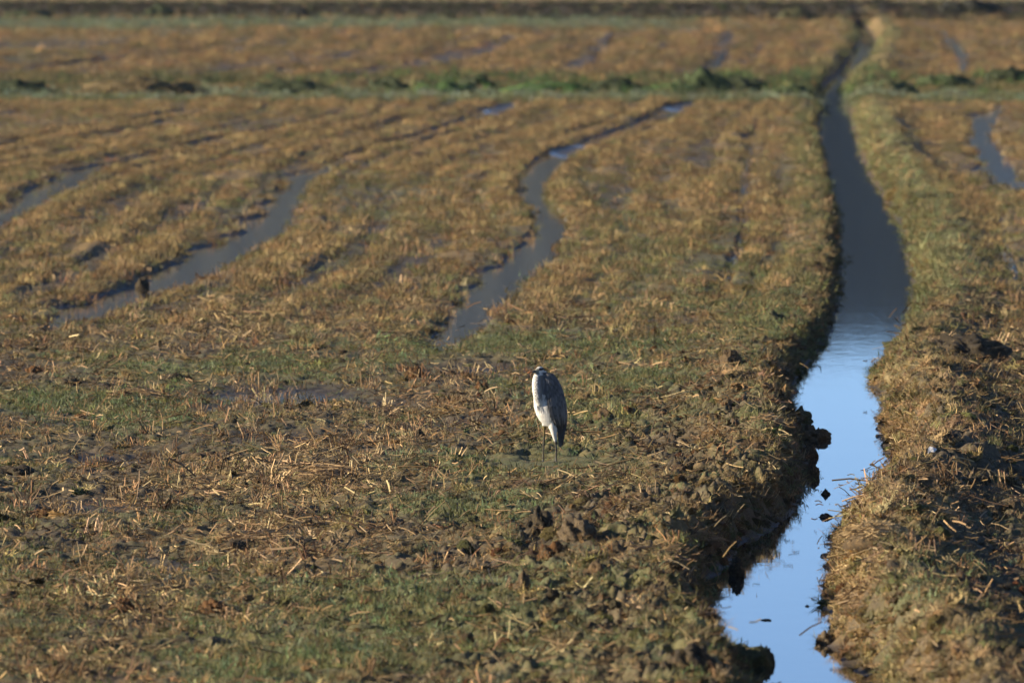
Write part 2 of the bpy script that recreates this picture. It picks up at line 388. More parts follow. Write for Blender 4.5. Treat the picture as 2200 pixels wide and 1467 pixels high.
    return dict(z=z, green=np.clip(green, 0, 1.4), litter=np.clip(litter, 0, 1.2), wet=np.clip(moist, 0, 1), rut=rut, sl=sl, sr=sr, wetz=wet, strawz=strawz, greenz=greenz,
                spoil=spoil, flat=flat, front=front, strip=strip, strip2=strip2, bp=bp, bf=bf, beyond=beyond, near=near, mid=mid)

def ground_z(x, d):
    return float(land(np.array([x]), np.array([d]))['z'][0])

def PG(px, py):
    """the ground point that a photograph pixel shows"""
    z = 0.0
    for k in range(5):
        x, d = P(px, py, z); z = 0.5 * z + 0.5 * ground_z(x, d)
    return x, d

# ------------------------------------------------------------------ ground: one sheet to the horizon
NC = 660
uf = np.linspace(-0.058, 0.058, NC)
wide = 0.058 * (np.geomspace(1, 900, 26)[1:])
us = np.concatenate([-wide[::-1], uf, wide])
d_near = np.concatenate([np.linspace(-40, 67, 12), np.linspace(69, 73.6, 6)])
d_a = [74.0]
while d_a[-1] < 150: d_a.append(d_a[-1] * (1 + 0.00072))
while d_a[-1] < BANK0 + 32: d_a.append(d_a[-1] * (1 + 0.00235))
d_far = (BANK0 + 32) + np.geomspace(3, 9000, 40)
ds = np.concatenate([d_near, np.array(d_a), d_far])
UU, DD = np.meshgrid(us, ds)
XX = UU * np.maximum(DD, 60)
info = land(XX.ravel(), DD.ravel())
ZZ = info['z']
nr, nc = UU.shape
idx = np.arange(nr * nc, dtype=np.int32).reshape(nr, nc)
quads = np.stack([idx[:-1, :-1], idx[:-1, 1:], idx[1:, 1:], idx[1:, :-1]], -1).reshape(-1, 4)
M_soil = ground_material()
g_me = np_mesh('ground', np.stack([XX.ravel(), DD.ravel(), ZZ], 1), quads, M_soil, dict(green=info['green'], litter=info['litter'], wet=info['wet']), True)
tag(link(bpy.data.objects.new('ground', g_me)), 'muddy stubble field with wheel furrows, low banks and ditch sides', None, None, 'structure')

# water: the ditch and the flooded ruts are two sheets at their own levels
dw = np.concatenate([np.linspace(40, 73, 4), np.arange(74, BANK0 + 0.5, 0.5)])
L, Rr = np.interp(dw, _dd, _lx), np.interp(dw, _dd, _rx)
def strip_mesh(name, cols, z, mat):
    n = len(dw); k = len(cols)
    V = np.stack([np.stack(cols, 1).ravel(), np.repeat(dw, k), np.full(n * k, z)], 1)
    i = np.arange(n * k).reshape(n, k)
    F = np.stack([i[:-1, :-1], i[:-1, 1:], i[1:, 1:], i[1:, :-1]], -1).reshape(-1, 4)
    return np_mesh(name, V, F, mat)
M_ditchwater = water_material('ditch_water', (0.020, 0.026, 0.026), 0.10, 0.02)
M_puddle = water_material('puddle_water', (0.062, 0.053, 0.040), 0.10, 0.06, ((1085, 236, 0.5, 9), (1231, 326, 0.5, 6), (1468, 228, 0.6, 8)))
tag(link(bpy.data.objects.new('ditch_water', strip_mesh('ditch_water', [L - 0.30, (L + Rr) / 2, Rr + 0.32], ZD, M_ditchwater))),
    'still water of the narrow ditch mirroring blue sky', None, None, 'structure')
tag(link(bpy.data.objects.new('puddle_water', strip_mesh('puddle_water', [-0.068 * dw, (L - 0.55) * 0.5 - 0.034 * dw, L - 0.60], ZW, M_puddle))),
    'dull shallow water standing in the furrows left of the ditch', None, None, 'structure')
tag(link(bpy.data.objects.new('puddle_water', strip_mesh('puddle_water', [Rr + 0.90, (Rr + 0.90) * 0.5 + 0.034 * dw, 0.068 * dw], ZW, M_puddle))),
    'dull shallow water standing in the furrows right of the ditch', None, None, 'structure')

# ------------------------------------------------------------------ scattered stuff (straw, grass, crumbs: nobody could count it)
def cylinder_rand(n): return rng.uniform(0, 2 * math.pi, n)

def proto_objects(meshes):
    col = bpy.data.collections.new('pieces')
    for i, me in enumerate(meshes):
        o = bpy.data.objects.new('piece_%02d' % i, me); col.objects.link(o)
    return col

def scatter(name, label, meshes, x, d, z, rotz, tilt, scale, tint, sz=None):
    """one object: geometry nodes put a piece on every point"""
    n = len(x); scale = np.minimum(scale, 1.9 * np.median(scale))
    me = bpy.data.meshes.new(name); me.vertices.add(n)
    me.vertices.foreach_set('co', np.stack([x, d, z], 1).astype(np.float32).ravel())
    rot = np.stack([tilt[0], tilt[1], rotz], 1)
    sc = np.stack([scale, scale, scale * (1 if sz is None else sz)], 1)
    for an, arr in (('rot', rot), ('scl', sc)):
        a = me.attributes.new(an, 'FLOAT_VECTOR', 'POINT'); a.data.foreach_set('vector', arr.astype(np.float32).ravel())
    a = me.attributes.new('tint', 'FLOAT_COLOR', 'POINT'); a.data.foreach_set('color', np.concatenate([tint, np.ones((n, 1))], 1).astype(np.float32).ravel())
    a = me.attributes.new('pick', 'INT', 'POINT'); a.data.foreach_set('value', rng.integers(0, len(meshes), n).astype(np.int32))
    o = link(bpy.data.objects.new(name, me)); tag(o, label, None, None, 'stuff')
    ng = bpy.data.node_groups.new(name, 'GeometryNodeTree')
    ng.interface.new_socket('Geometry', in_out='INPUT', socket_type='NodeSocketGeometry'); ng.interface.new_socket('Geometry', in_out='OUTPUT', socket_type='NodeSocketGeometry')
    N = ng.nodes.new; gi = N('NodeGroupInput'); go = N('NodeGroupOutput'); iop = N('GeometryNodeInstanceOnPoints')
    ci = N('GeometryNodeCollectionInfo'); ci.inputs['Collection'].default_value = proto_objects(meshes); ci.inputs['Separate Children'].default_value = True; ci.inputs['Reset Children'].default_value = True
    def na(nm, ty):
        q = N('GeometryNodeInputNamedAttribute'); q.data_type = ty; q.inputs['Name'].default_value = nm; return q.outputs['Attribute']
    lk = ng.links.new
    lk(gi.outputs[0], iop.inputs['Points']); lk(ci.outputs[0], iop.inputs['Instance']); iop.inputs['Pick Instance'].default_value = True
    lk(na('pick', 'INT'), iop.inputs['Instance Index']); lk(na('rot', 'FLOAT_VECTOR'), iop.inputs['Rotation']); lk(na('scl', 'FLOAT_VECTOR'), iop.inputs['Scale'])
    lk(iop.outputs[0], go.inputs[0])
    md = o.modifiers.new('scatter', 'NODES'); md.node_group = ng
    return o

M_straw_s = scatter_material('straw_stuff', 0.65)
M_grass_s = scatter_material('grass_stuff', 0.7, 0.25)
M_clod_s = scatter_material('clod_stuff', 0.9, 0, 0.9)

def icosphere(sub):
    import bmesh
    bm = bmesh.new(); bmesh.ops.create_icosphere(bm, subdivisions=sub, radius=1.0)
    V = np.array([v.co[:] for v in bm.verts]); F = [tuple(v.index for v in f.verts) for f in bm.faces]; bm.free()
    return V, F
ICO2, ICO3, ICO4 = icosphere(2), icosphere(3), icosphere(4)
def lumpy(V, seed, amp=0.35, f=1.7):
    r = 1 + amp * noise(V[:, 0] * f + V[:, 2] * 1.3 + seed * 7.1, V[:, 1] * f - V[:, 2] * 0.9 + seed * 3.7, seed) + amp * 0.6 * noise(V[:, 0] * f * 2.3 + V[:, 2] * 2.1 + seed, V[:, 1] * f * 2.3 + V[:, 2] * 1.7, seed + 50)
    r = r + amp * 0.35 * noise(V[:, 0] * f * 5 + V[:, 2] * 4.1, V[:, 1] * f * 5 - V[:, 2] * 3.7 + seed, seed + 90)
    return V * r[:, None]

def clod_protos(n):
    out = []
    for s in range(n):
        m = MB(); V = lumpy(ICO3[0], 100 + s, 0.42, 2.3); V = V * np.array([0.46, 0.46 * rng.uniform(0.8, 1.3), rng.uniform(0.26, 0.42)]); m.add(V, ICO3[1], 1.0)
        for k in range(40):                                   # roots and rotten straw hanging off it
            a = rng.uniform(0, 2 * math.pi); rr = rng.uniform(0.2, 0.45); h = rng.uniform(0.1, 0.36)
            dr = np.array([math.cos(a), math.sin(a), rng.uniform(-0.1, 0.9)])
            m.blade((math.cos(a) * rr, math.sin(a) * rr, h), dr, rng.uniform(0.2, 0.55), 0.030, (0, 0, -1.6), (-math.sin(a), math.cos(a), 0), rng.uniform(0.8, 1.9), 2)
        out.append(m.mesh('clod_piece', M_clod_s, True))
    return out

def straw_protos(kind, n):
    """unit: metres. lying bundles, standing stubble, ragged clumps"""
    out = []
    for s in range(n):
        m = MB()
        if kind == 'lying':
            for k in range(rng.integers(6, 11)):
                a = rng.normal(0.0, 0.9); l = 0.03 + 0.12 * rng.uniform(0, 1) ** 2; c = np.array([rng.normal(0, 0.07), rng.normal(0, 0.12), rng.uniform(0.004, 0.035)])
                dr = np.array([math.cos(a), math.sin(a), rng.normal(0.05, 0.28)]) * l / 2
                kink = np.array([0, 0, rng.normal(0, 0.005)])
                m.stalk([c - dr, c + kink, c + dr], rng.uniform(0.0016, 0.0040), rng.uniform(0.40, 1.35), 3)
        elif kind == 'standing':
            for k in range(rng.integers(5, 11)):
                b = np.array([rng.normal(0, 0.030), rng.normal(0, 0.045), -0.01]); h = rng.uniform(0.04, 0.13)
                t = np.array([rng.normal(0, 0.35), rng.normal(0, 0.35), 1]); t /= np.linalg.norm(t)
                m.stalk([b, b + t * h * 0.6, b + t * h + np.array([rng.normal(0, 0.012), 0, 0])], rng.uniform(0.002, 0.004), rng.uniform(0.5, 1.35), 3)
        elif kind == 'single':
            h = rng.uniform(0.09, 0.19); t = np.array([rng.normal(0, 0.5), rng.normal(0, 0.4), 1]); t /= np.linalg.norm(t)
            m.stalk([(0, 0, -0.01), t * h * 0.5, t * h + np.array([rng.normal(0, 0.025), 0, -0.005])], 0.0032, 1.0, 3)
        elif kind == 'clump':                                # rotting stubble: a low shaggy cushion
            V = lumpy(ICO3[0], 300 + s, 0.5, 2.2) * np.array([0.048, 0.066, 0.022]); m.add(V, ICO3[1], 0.6)
            for k in range(84):
                a = rng.uniform(0, 2 * math.pi); rr = 0.075 * math.sqrt(rng.uniform(0, 1)); b = np.array([math.cos(a) * rr, math.sin(a) * rr * 1.3, rng.uniform(0, 0.02)])
                t = np.array([math.cos(a) * rng.uniform(0, 1.4), math.sin(a) * rng.uniform(0, 1.4), rng.uniform(0.25, 1.2)])
                m.blade(b, t, rng.uniform(0.03, 0.085), rng.uniform(0.0026, 0.0055), (rng.normal(0, .5), rng.normal(0, .5), -0.8), (math.cos(rng.uniform(0, 6.3)), math.sin(rng.uniform(0, 6.3)), 0), rng.uniform(0.45, 1.6), 2)
        elif kind == 'fuzz':                                 # standing remains of the crop: fine upright blades
            for k in range(78):
                a = rng.uniform(0, 2 * math.pi); rr = 0.085 * math.sqrt(rng.uniform(0, 1)); b = np.array([math.cos(a) * rr, math.sin(a) * rr * 1.4, -0.008])
                t = np.array([rng.normal(0, 0.5), rng.normal(0, 0.5), 1.0])
                m.blade(b, t, rng.uniform(0.025, 0.085), rng.uniform(0.003, 0.0058), (rng.normal(0, .6), rng.normal(0, .6), -0.5), (math.cos(rng.uniform(0, 6.3)), math.sin(rng.uniform(0, 6.3)), 0), rng.uniform(0.5, 1.5), 2)
        elif kind == 'grass':
            for k in range(52):
                a = rng.uniform(0, 2 * math.pi); rr = 0.075 * math.sqrt(rng.uniform(0, 1)); b = np.array([math.cos(a) * rr, math.sin(a) * rr * 1.4, -0.006])
                t = np.array([rng.normal(0, 0.45), rng.normal(0, 0.45), 1.0])
                m.blade(b, t, rng.uniform(0.018, 0.05), rng.uniform(0.0035, 0.007), (rng.normal(0, .4), rng.normal(0, .4), -0.4), (math.cos(rng.uniform(0, 6.3)), math.sin(rng.uniform(0, 6.3)), 0), rng.uniform(0.55, 1.45), 2)
        elif kind == 'reed':
            for k in range(34):
                a = rng.uniform(0, 2 * math.pi); rr = 0.16 * math.sqrt(rng.uniform(0, 1)); b = np.array([math.cos(a) * rr, math.sin(a) * rr, -0.02])
                t = np.array([rng.normal(0, 0.22), rng.normal(0, 0.22), 1.0])
                m.blade(b, t, rng.uniform(0.14, 0.42), rng.uniform(0.014, 0.026), (rng.normal(0, .5), rng.normal(0, .5), -0.35), (math.cos(rng.uniform(0, 6.3)), math.sin(rng.uniform(0, 6.3)), 0), rng.uniform(0.5, 1.5), 3)
        mat = M_grass_s if kind in ('grass', 'reed') else M_straw_s
        out.append(m.mesh(kind + '_piece', mat))
    return out

def sow(density, d0, d1, keep, umax=0.050):
    """random points of the field between distances d0 and d1; keep(info) -> chance 0..1"""
    area = umax * (d1 * d1 - d0 * d0); n = int(area * density)
    d = np.sqrt(rng.uniform(d0 * d0, d1 * d1, n)); x = rng.uniform(-umax, umax, n) * d
    f = land(x, d)
    water = np.where(np.maximum(f['sl'], f['sr']) < 0.45, ZD, ZW)
    f['dry'] = f['z'] > water + 0.004; f['over'] = f['z'] - water
    k = rng.uniform(0, 1, n) < keep(f, x, d) * (1 - 0.9 * (f['flat'] > 0.25))
    return x[k], d[k], {a: b[k] for a, b in f.items()}

def tints(base, n, var=0.22, hue=0.10):
    base = np.asarray(base, float)
    if base.ndim == 1: base = np.repeat(base[None], n, 0)
    return np.clip(base * np.exp(rng.normal(0, var, (n, 1))) * np.exp(rng.normal(0, hue, (n, 3))), 0.004, 0.8)
def blend(cols, w):
    w = np.clip(np.stack(w, 1), 1e-4, None); pick = (w / w.sum(1, keepdims=True)).cumsum(1)
    r = rng.uniform(0, 1, (len(w), 1)); i = (r > pick).sum(1)
    return np.array(cols)[np.clip(i, 0, len(cols) - 1)]
def tilts(n, s): return rng.normal(0, s, n), rng.normal(0, s, n)

# crumbs of soil and rotten roots, near field and ditch sides
x, d, f = sow(11, 74.5, 150, lambda f, x, d: f['dry'] * (f['over'] > 0.02) * np.clip(0.20 + 0.75 * f['spoil'] - 0.15 * f['wetz'] + 0.25 * noise(x / 0.6, d / 1.2, 71), 0.03, 1))
n = len(x); sc = np.exp(rng.normal(0, 0.40, n)) * (0.048 + 0.056 * f['spoil'] * (0.3 + 0.7 * f['near']))
scatter('soil_crumbs', 'crumbly brown clods and rotten roots strewn over the near field', clod_protos(9), x, d, f['z'] - sc * 0.05, cylinder_rand(n), tilts(n, 0.35), np.minimum(sc, 0.14),
        tints(blend([MUD, LITTER, RUST, OLIVE], [0.9 + 0 * x, 0.45 + 0 * x, 0.22 + 0 * x, 0.45 + 0.5 * f['green']]), n, 0.25, 0.07))
# short grass
x, d, f = sow(85, 74.5, 150, lambda f, x, d: f['dry'] * (f['over'] > 0.012) * smooth(0.30, 1.0, f['green'] + 0.22 * smooth(98, 88, d) + 0.35 * noise(x / 0.25, d / 0.7, 72)) * 0.8 * (1 - 0.7 * (f['rut'] > 0.3)))
n = len(x)
scatter('short_grass', 'short green grass and moss growing over the near mud', straw_protos('grass', 8), x, d, f['z'], cylinder_rand(n), tilts(n, 0.25), np.exp(rng.normal(-0.12, 0.30, n)) * (1 + 0.35 * np.clip(f['greenz'], 0, 1)),
        tints(blend([OLIVE, GREEN, (0.16, 0.20, 0.10)], [0.9 + 0 * x, 0.35 + 0.6 * f['greenz'], 0.4 + 0 * x]), n, 0.22, 0.08))
# lying straw
x, d, f = sow(58, 74.5, 150, lambda f, x, d: (f['over'] > 0.012) * (np.maximum(f['sl'], f['sr']) > 0.22) * np.clip(0.10 + 0.85 * f['strawz'] * smooth(-0.1, 0.4, noise(x / 0.5, d / 0.9, 75) + 0.25) + 0.10 * f['spoil'] - 0.05 * f['greenz'], 0.02, 1))
n = len(x)
scatter('cut_straw', 'pale cut straw lying loose over the mud', straw_protos('lying', 14), x, d, np.maximum(f['z'], ZD) + 0.002, rng.normal(0, 0.9, n), tilts(n, 0.15), np.exp(rng.normal(0.02, 0.28, n)),
        tints(blend([STRAWC, (0.32, 0.21, 0.095), (0.15, 0.10, 0.05)], [0.3 + 1.0 * f['strawz'], 0.7 + 0 * x, 0.6 + 0 * x]), n, 0.22, 0.05))
# standing stubble
x, d, f = sow(11, 74.5, 200, lambda f, x, d: (f['over'] > -0.035) * (np.maximum(f['sl'], f['sr']) > 0.1) * np.clip(0.15 + 0.65 * f['strawz'] + 0.25 * f['wetz'] - 0.1 * f['greenz'] - 0.12 * f['spoil'] + 0.3 * noise(x / 0.8, d / 2, 76), 0.01, 1))
n = len(x)
scatter('standing_stubble', 'short broken stubble standing in the wet mud', straw_protos('standing', 12), x, d, f['z'] - 0.004, cylinder_rand(n), tilts(n, 0.2), np.exp(rng.normal(0, 0.25, n)),
        tints(blend([STRAWC, (0.30, 0.18, 0.08), (0.16, 0.09, 0.04)], [0.5 + 0 * x, 0.8 + 0 * x, 0.6 + 0 * x]), n, 0.22, 0.05))
x, d, f = sow(1.6, 74.5, 165, lambda f, x, d: (f['over'] > -0.02) * (np.maximum(f['sl'], f['sr']) > 0.45) * (0.45 + 0.3 * f['strawz']))
n = len(x)
scatter('loose_stalks', 'thin single stalks sticking out of the field', straw_protos('single', 12), x, d, f['z'], cylinder_rand(n), tilts(n, 0.3), np.exp(rng.normal(-0.4, 0.25, n)),
        tints(blend([STRAWC, (0.30, 0.19, 0.085)], [0.5 + 0 * x, 0.6 + 0 * x]), n, 0.25, 0.05))
# far ruts keep clear
# rotting stubble clumps of the middle field
def mid_keep(f, x, d):
    row = 0.32 + 1.15 * noise(rows(x, d) * 9, d / 30, 46) + 0.65 * noise(x / 0.33, d / 1.6, 89)
    return (f['over'] > 0.004) * (np.maximum(f['sl'], f['sr']) > 0.14) * (1 - 0.90 * (f['rut'] > 0.12 + 0.25 * smooth(300, 200, d))) * np.clip(0.22 + 0.85 * row - 0.25 * f['greenz'] - 0.7 * smooth(0.15, 0.5, noise(x / 1.0, d / 5.5, 98)), 0.06, 1) * np.clip(1 - 0.3 * f['strip'] - f['front'], 0.04, 1)
clumps = straw_protos('clump', 12); fuzz = straw_protos('fuzz', 12)
def clump_cols(f, x, d):
    c = _clump_cols(f, x, d)
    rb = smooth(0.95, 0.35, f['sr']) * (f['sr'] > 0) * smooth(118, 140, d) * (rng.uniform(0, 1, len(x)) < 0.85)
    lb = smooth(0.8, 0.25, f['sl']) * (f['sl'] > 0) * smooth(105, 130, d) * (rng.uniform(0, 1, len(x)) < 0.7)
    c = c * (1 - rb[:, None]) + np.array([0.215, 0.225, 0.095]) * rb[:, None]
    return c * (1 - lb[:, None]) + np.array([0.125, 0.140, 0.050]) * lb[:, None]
def _clump_cols(f, x, d):
    g = 0.5 * noise(x / 0.55, d / 8, 78) + 1.2 * smooth(125, 145, d) * smooth(295, 285, d) * noise(rows(x, d) * 9.0, d / 30, 46) + 1.5 * smooth(297, 300, d) * noise(rows(x, d) * 5.0, d / 70, 82)
    return blend([LITTER, (0.33, 0.245, 0.10), (0.14, 0.105, 0.048), OLIVE, (0.19, 0.105, 0.038)],
                 [0.8 + 0.8 * g, 0.35 + 0.6 * g, np.clip(0.7 - 0.5 * g, 0.1, 3), np.clip(0.60 + 0.7 * f['green'] - 0.8 * g - 0.35 * smooth(190, 250, d), 0.05, 3), 0.22 + 0 * x])
x, d, f = sow(24, 74.5, 150, lambda f, x, d: (f['over'] > 0.012) * (np.maximum(f['sl'], f['sr']) > 0.02) * np.clip(0.34 + 0.25 * smooth(98, 86, d) + 0.55 * f['spoil'] - 0.25 * f['wetz'] - 0.30 * f['greenz'] + 0.35 * noise(x / 0.5, d / 1.0, 81), 0.05, 1) * smooth(155, 135, d))
n = len(x)
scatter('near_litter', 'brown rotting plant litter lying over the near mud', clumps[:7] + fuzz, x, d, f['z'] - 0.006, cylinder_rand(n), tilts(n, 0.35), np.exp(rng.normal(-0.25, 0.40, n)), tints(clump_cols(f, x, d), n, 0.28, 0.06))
x, d, f = sow(75, 74.5, 260, lambda f, x, d: (np.maximum(f['sl'], f['sr']) < np.where(f['sl'] > f['sr'], 0.34, 0.60)) * (np.maximum(f['sl'], f['sr']) > 0.06) * (f['z'] > ZD + 0.025) * 0.8 * smooth(270, 120, d))
n = len(x)
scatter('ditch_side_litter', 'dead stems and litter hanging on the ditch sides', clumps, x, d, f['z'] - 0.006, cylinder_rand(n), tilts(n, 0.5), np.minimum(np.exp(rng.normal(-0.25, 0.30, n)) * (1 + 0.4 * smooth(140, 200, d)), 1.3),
        tints(blend([LITTER, (0.15, 0.11, 0.05), OLIVE, (0.36, 0.26, 0.12), (0.22, 0.225, 0.10)], [0.8 + 0 * x, 0.5 * (f['sl'] > 0) + 0.1, 0.4 + 0.8 * f['mid'], 0.4 + 1.6 * (f['sr'] > 0) * f['near'], 0.1 + 2.2 * f['mid'] * (f['sr'] > 0)]), n, 0.22, 0.06))  # right bank stems tinted paler, their sunlight put into the colour
x, d, f = sow(42, 132, 303, lambda f, x, d: mid_keep(f, x, d) * smooth(130, 152, d + 6 * noise(x / 1.0, d / 6, 79)))
n = len(x)
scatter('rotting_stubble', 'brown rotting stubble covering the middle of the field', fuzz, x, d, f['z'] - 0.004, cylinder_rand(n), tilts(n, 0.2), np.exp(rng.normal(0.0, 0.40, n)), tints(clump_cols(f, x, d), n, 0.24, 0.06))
x, d, f = sow(14, 142, 288, lambda f, x, d: (f['over'] > 0.01) * smooth(0.35, 0.9, f['green'] + 0.2 * noise(x / 0.3, d / 1.5, 80)) * (1 - 0.7 * (f['rut'] > 0.3)))
n = len(x)
scatter('thin_grass', 'thin olive grass between the stubble rows', straw_protos('grass', 8), x, d, f['z'], cylinder_rand(n), tilts(n, 0.25), np.exp(rng.normal(0.25, 0.3, n)),
        tints(blend([OLIVE, GREEN, (0.12, 0.115, 0.05)], [0.9 + 0 * x, 0.3 + 0.5 * f['greenz'] + 0.6 * f['strip'], 0.6 + 0 * x]), n, 0.2, 0.07))
# far field
x, d, f = sow(11, 300, BANK0 + 3, lambda f, x, d: mid_keep(f, x, d) * np.clip(1 - f['strip2'], 0.08, 1))
n = len(x)
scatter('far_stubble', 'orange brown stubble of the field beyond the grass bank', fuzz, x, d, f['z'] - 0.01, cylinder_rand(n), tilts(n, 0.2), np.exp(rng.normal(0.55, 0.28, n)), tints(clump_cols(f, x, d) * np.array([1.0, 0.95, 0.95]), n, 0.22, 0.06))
x, d, f = sow(11, BUND[0] - 8, BUND[1] + 5, lambda f, x, d: (f['over'] > 0.01) * np.clip(f['front'] + 0.15 * f['strip'], 0, 1))
n = len(x)
scatter('bank_grass', 'grey green grass along the low bank', straw_protos('grass', 6), x, d, f['z'], cylinder_rand(n), tilts(n, 0.25), np.exp(rng.normal(0.75, 0.3, n)),
        tints(blend([(0.055, 0.075, 0.03), OLIVE, (0.20, 0.23, 0.15)], [0.8 * (1 - f['front']), 0.5 + 0 * x, 1.3 * f['front']]), n, 0.22, 0.07))
bl = straw_protos('reed', 8)
x, d, f = sow(7.5, BUND[0] + 1, BUND[1] + 2, lambda f, x, d: (np.maximum(f['sl'], f['sr']) > 0.15) * np.clip(0.50 + 1.3 * noise(x / 1.3, d / 14, 86), 0.15, 1))
n = len(x); gx = smooth(-6.5, -2.5, x + 1.5 * noise(x / 1.2, d / 9, 88))
scatter('bank_weeds', 'ragged weeds and dead stems along the low bank', bl, x, d, f['z'] - 0.02, cylinder_rand(n), tilts(n, 0.25), np.exp(rng.normal(-0.50, 0.35, n)) * (0.85 + 0.7 * noise(x / 1.1, d / 8, 87)),
        tints(blend([(0.055, 0.075, 0.028), (0.10, 0.17, 0.045), (0.20, 0.15, 0.07), OLIVE], [1.3 + 0 * x, 0.55 * gx, 0.15 + 0.8 * (1 - gx), 0.3 + 0 * x]), n, 0.25, 0.07))
x, d, f = sow(3.2, BANK0 - 36, BANK0 + 3, lambda f, x, d: f['strip2'] * 0.95)
n = len(x)
scatter('verge_grass', 'pale green grass verge below the far bank', straw_protos('grass', 6), x, d, f['z'], cylinder_rand(n), tilts(n, 0.25), np.exp(rng.normal(0.95, 0.3, n)),
        tints(blend([(0.16, 0.20, 0.12), GREEN, (0.19, 0.20, 0.12)], [0.7 + 0 * x, 0.4 + 0 * x, 0.6 + 0 * x]), n, 0.2, 0.06))
x, d, f = sow(8.0, BANK0 - 3, BANK0 + 22, lambda f, x, d: np.clip(f['bf'] + 0.35, 0, 1) * 0.95)
n = len(x)
scatter('far_bank_reeds', 'dark rough reeds and weeds covering the far bank', straw_protos('reed', 8), x, d, f['z'] - 0.02, cylinder_rand(n), tilts(n, 0.2), np.exp(rng.normal(-0.85, 0.35, n)) * (1 + 1.0 * smooth(BANK0 + 7, BANK0 + 2, d)),
        tints(blend([(0.030, 0.030, 0.014), (0.035, 0.024, 0.014), (0.08, 0.085, 0.03), (0.30, 0.21, 0.10)], [1.2 + 0 * x, 1.0 + 0 * x, 0.25 + 0.6 * smooth(BANK0 + 8, BANK0 + 12, d), np.clip(0.05 + 0.3 * noise(x / 3, d / 9, 85), 0.02, 1) + 3 * smooth(BANK0 + 1, BANK0 - 1, d) * smooth(4, -4, x)]), n, 0.25, 0.07))
x, d, f = sow(1.2, BANK0 + 18, BANK0 + 160, lambda f, x, d: 0.8 + 0 * x)
n = len(x)
scatter('dry_meadow', 'pale dry grass of the meadow behind the far bank', straw_protos('reed', 6), x, d, f['z'] - 0.02, cylinder_rand(n), tilts(n, 0.2), np.exp(rng.normal(-0.6, 0.3, n)),
        tints(blend([(0.36, 0.30, 0.18), (0.28, 0.24, 0.13), (0.20, 0.20, 0.09)], [0.8 + 0 * x, 0.6 + 0 * x, 0.4 + 0 * x]), n, 0.2, 0.05))

# ------------------------------------------------------------------ wooded hills far beyond the meadow (seen mirrored in the ditch)
def hills():
    q = NT('hill_wood'); pos = q.n('ShaderNodeNewGeometry').outputs['Position']
    q.l(q.mix(q.tex(0.12, 5, 0.7, pos), (0.010, 0.014, 0.009), (0.026, 0.028, 0.018)), q.b.inputs['Base Color']); q.b.inputs['Roughness'].default_value = 0.9
    xs = np.concatenate([-np.geomspace(2500, 130, 60), np.arange(-125, 330, 1.1), np.geomspace(335, 2700, 60)])
    t = np.linspace(0, 1, 60); X, T = np.meshgrid(xs, t)
    crest = 55.0 + 30 * smooth(36, 6, X) + 2 * noise(X / 220, X * 0, 91) + 1.6 * noise(X / 23, X * 0, 92) + 1.5 * np.maximum(noise(X / 7.0, X * 0, 93), -0.3) + 0.8 * noise(X / 2.9, X * 0, 94)  # left crest raised, out of view, to dull the sky mirrored in the puddles
    Y = 1420 + 260 * T; Z = crest * np.sin(T * math.pi / 2) ** 1.3 + 1.2 * noise(X / 6, Y / 6, 95) * T - 1.0 * (1 - T)
    i = np.arange(X.size).reshape(X.shape); F = np.stack([i[:-1, :-1], i[:-1, 1:], i[1:, 1:], i[1:, :-1]], -1).reshape(-1, 4)
    me = np_mesh('hills', np.stack([X.ravel(), Y.ravel(), Z.ravel()], 1), F, q.m)
    tag(link(bpy.data.objects.new('hills', me)), 'dark wooded hills mirrored in the upper ditch water', None, None, 'structure')
hills()
# ------------------------------------------------------------------ clods, tufts, heaps and stalks that stand out one by one
CLODC = {'rust': ((0.20, 0.095, 0.032), (0.11, 0.065, 0.028)), 'mud': ((0.115, 0.085, 0.052), (0.19, 0.14, 0.08)), 'dark': ((0.055, 0.042, 0.026), (0.10, 0.078, 0.045)),
         'moss': ((0.085, 0.095, 0.035), (0.14, 0.13, 0.06)), 'straw': ((0.20, 0.14, 0.07), (0.32, 0.22, 0.11)), 'brown': ((0.19, 0.125, 0.06), (0.11, 0.08, 0.045))}
FIBRE = {'rust': (0.34, 0.16, 0.06), 'mud': (0.25, 0.18, 0.09), 'dark': (0.16, 0.11, 0.05), 'moss': (0.11, 0.14, 0.05), 'straw': (0.44, 0.30, 0.15), 'brown': (0.30, 0.19, 0.09)}

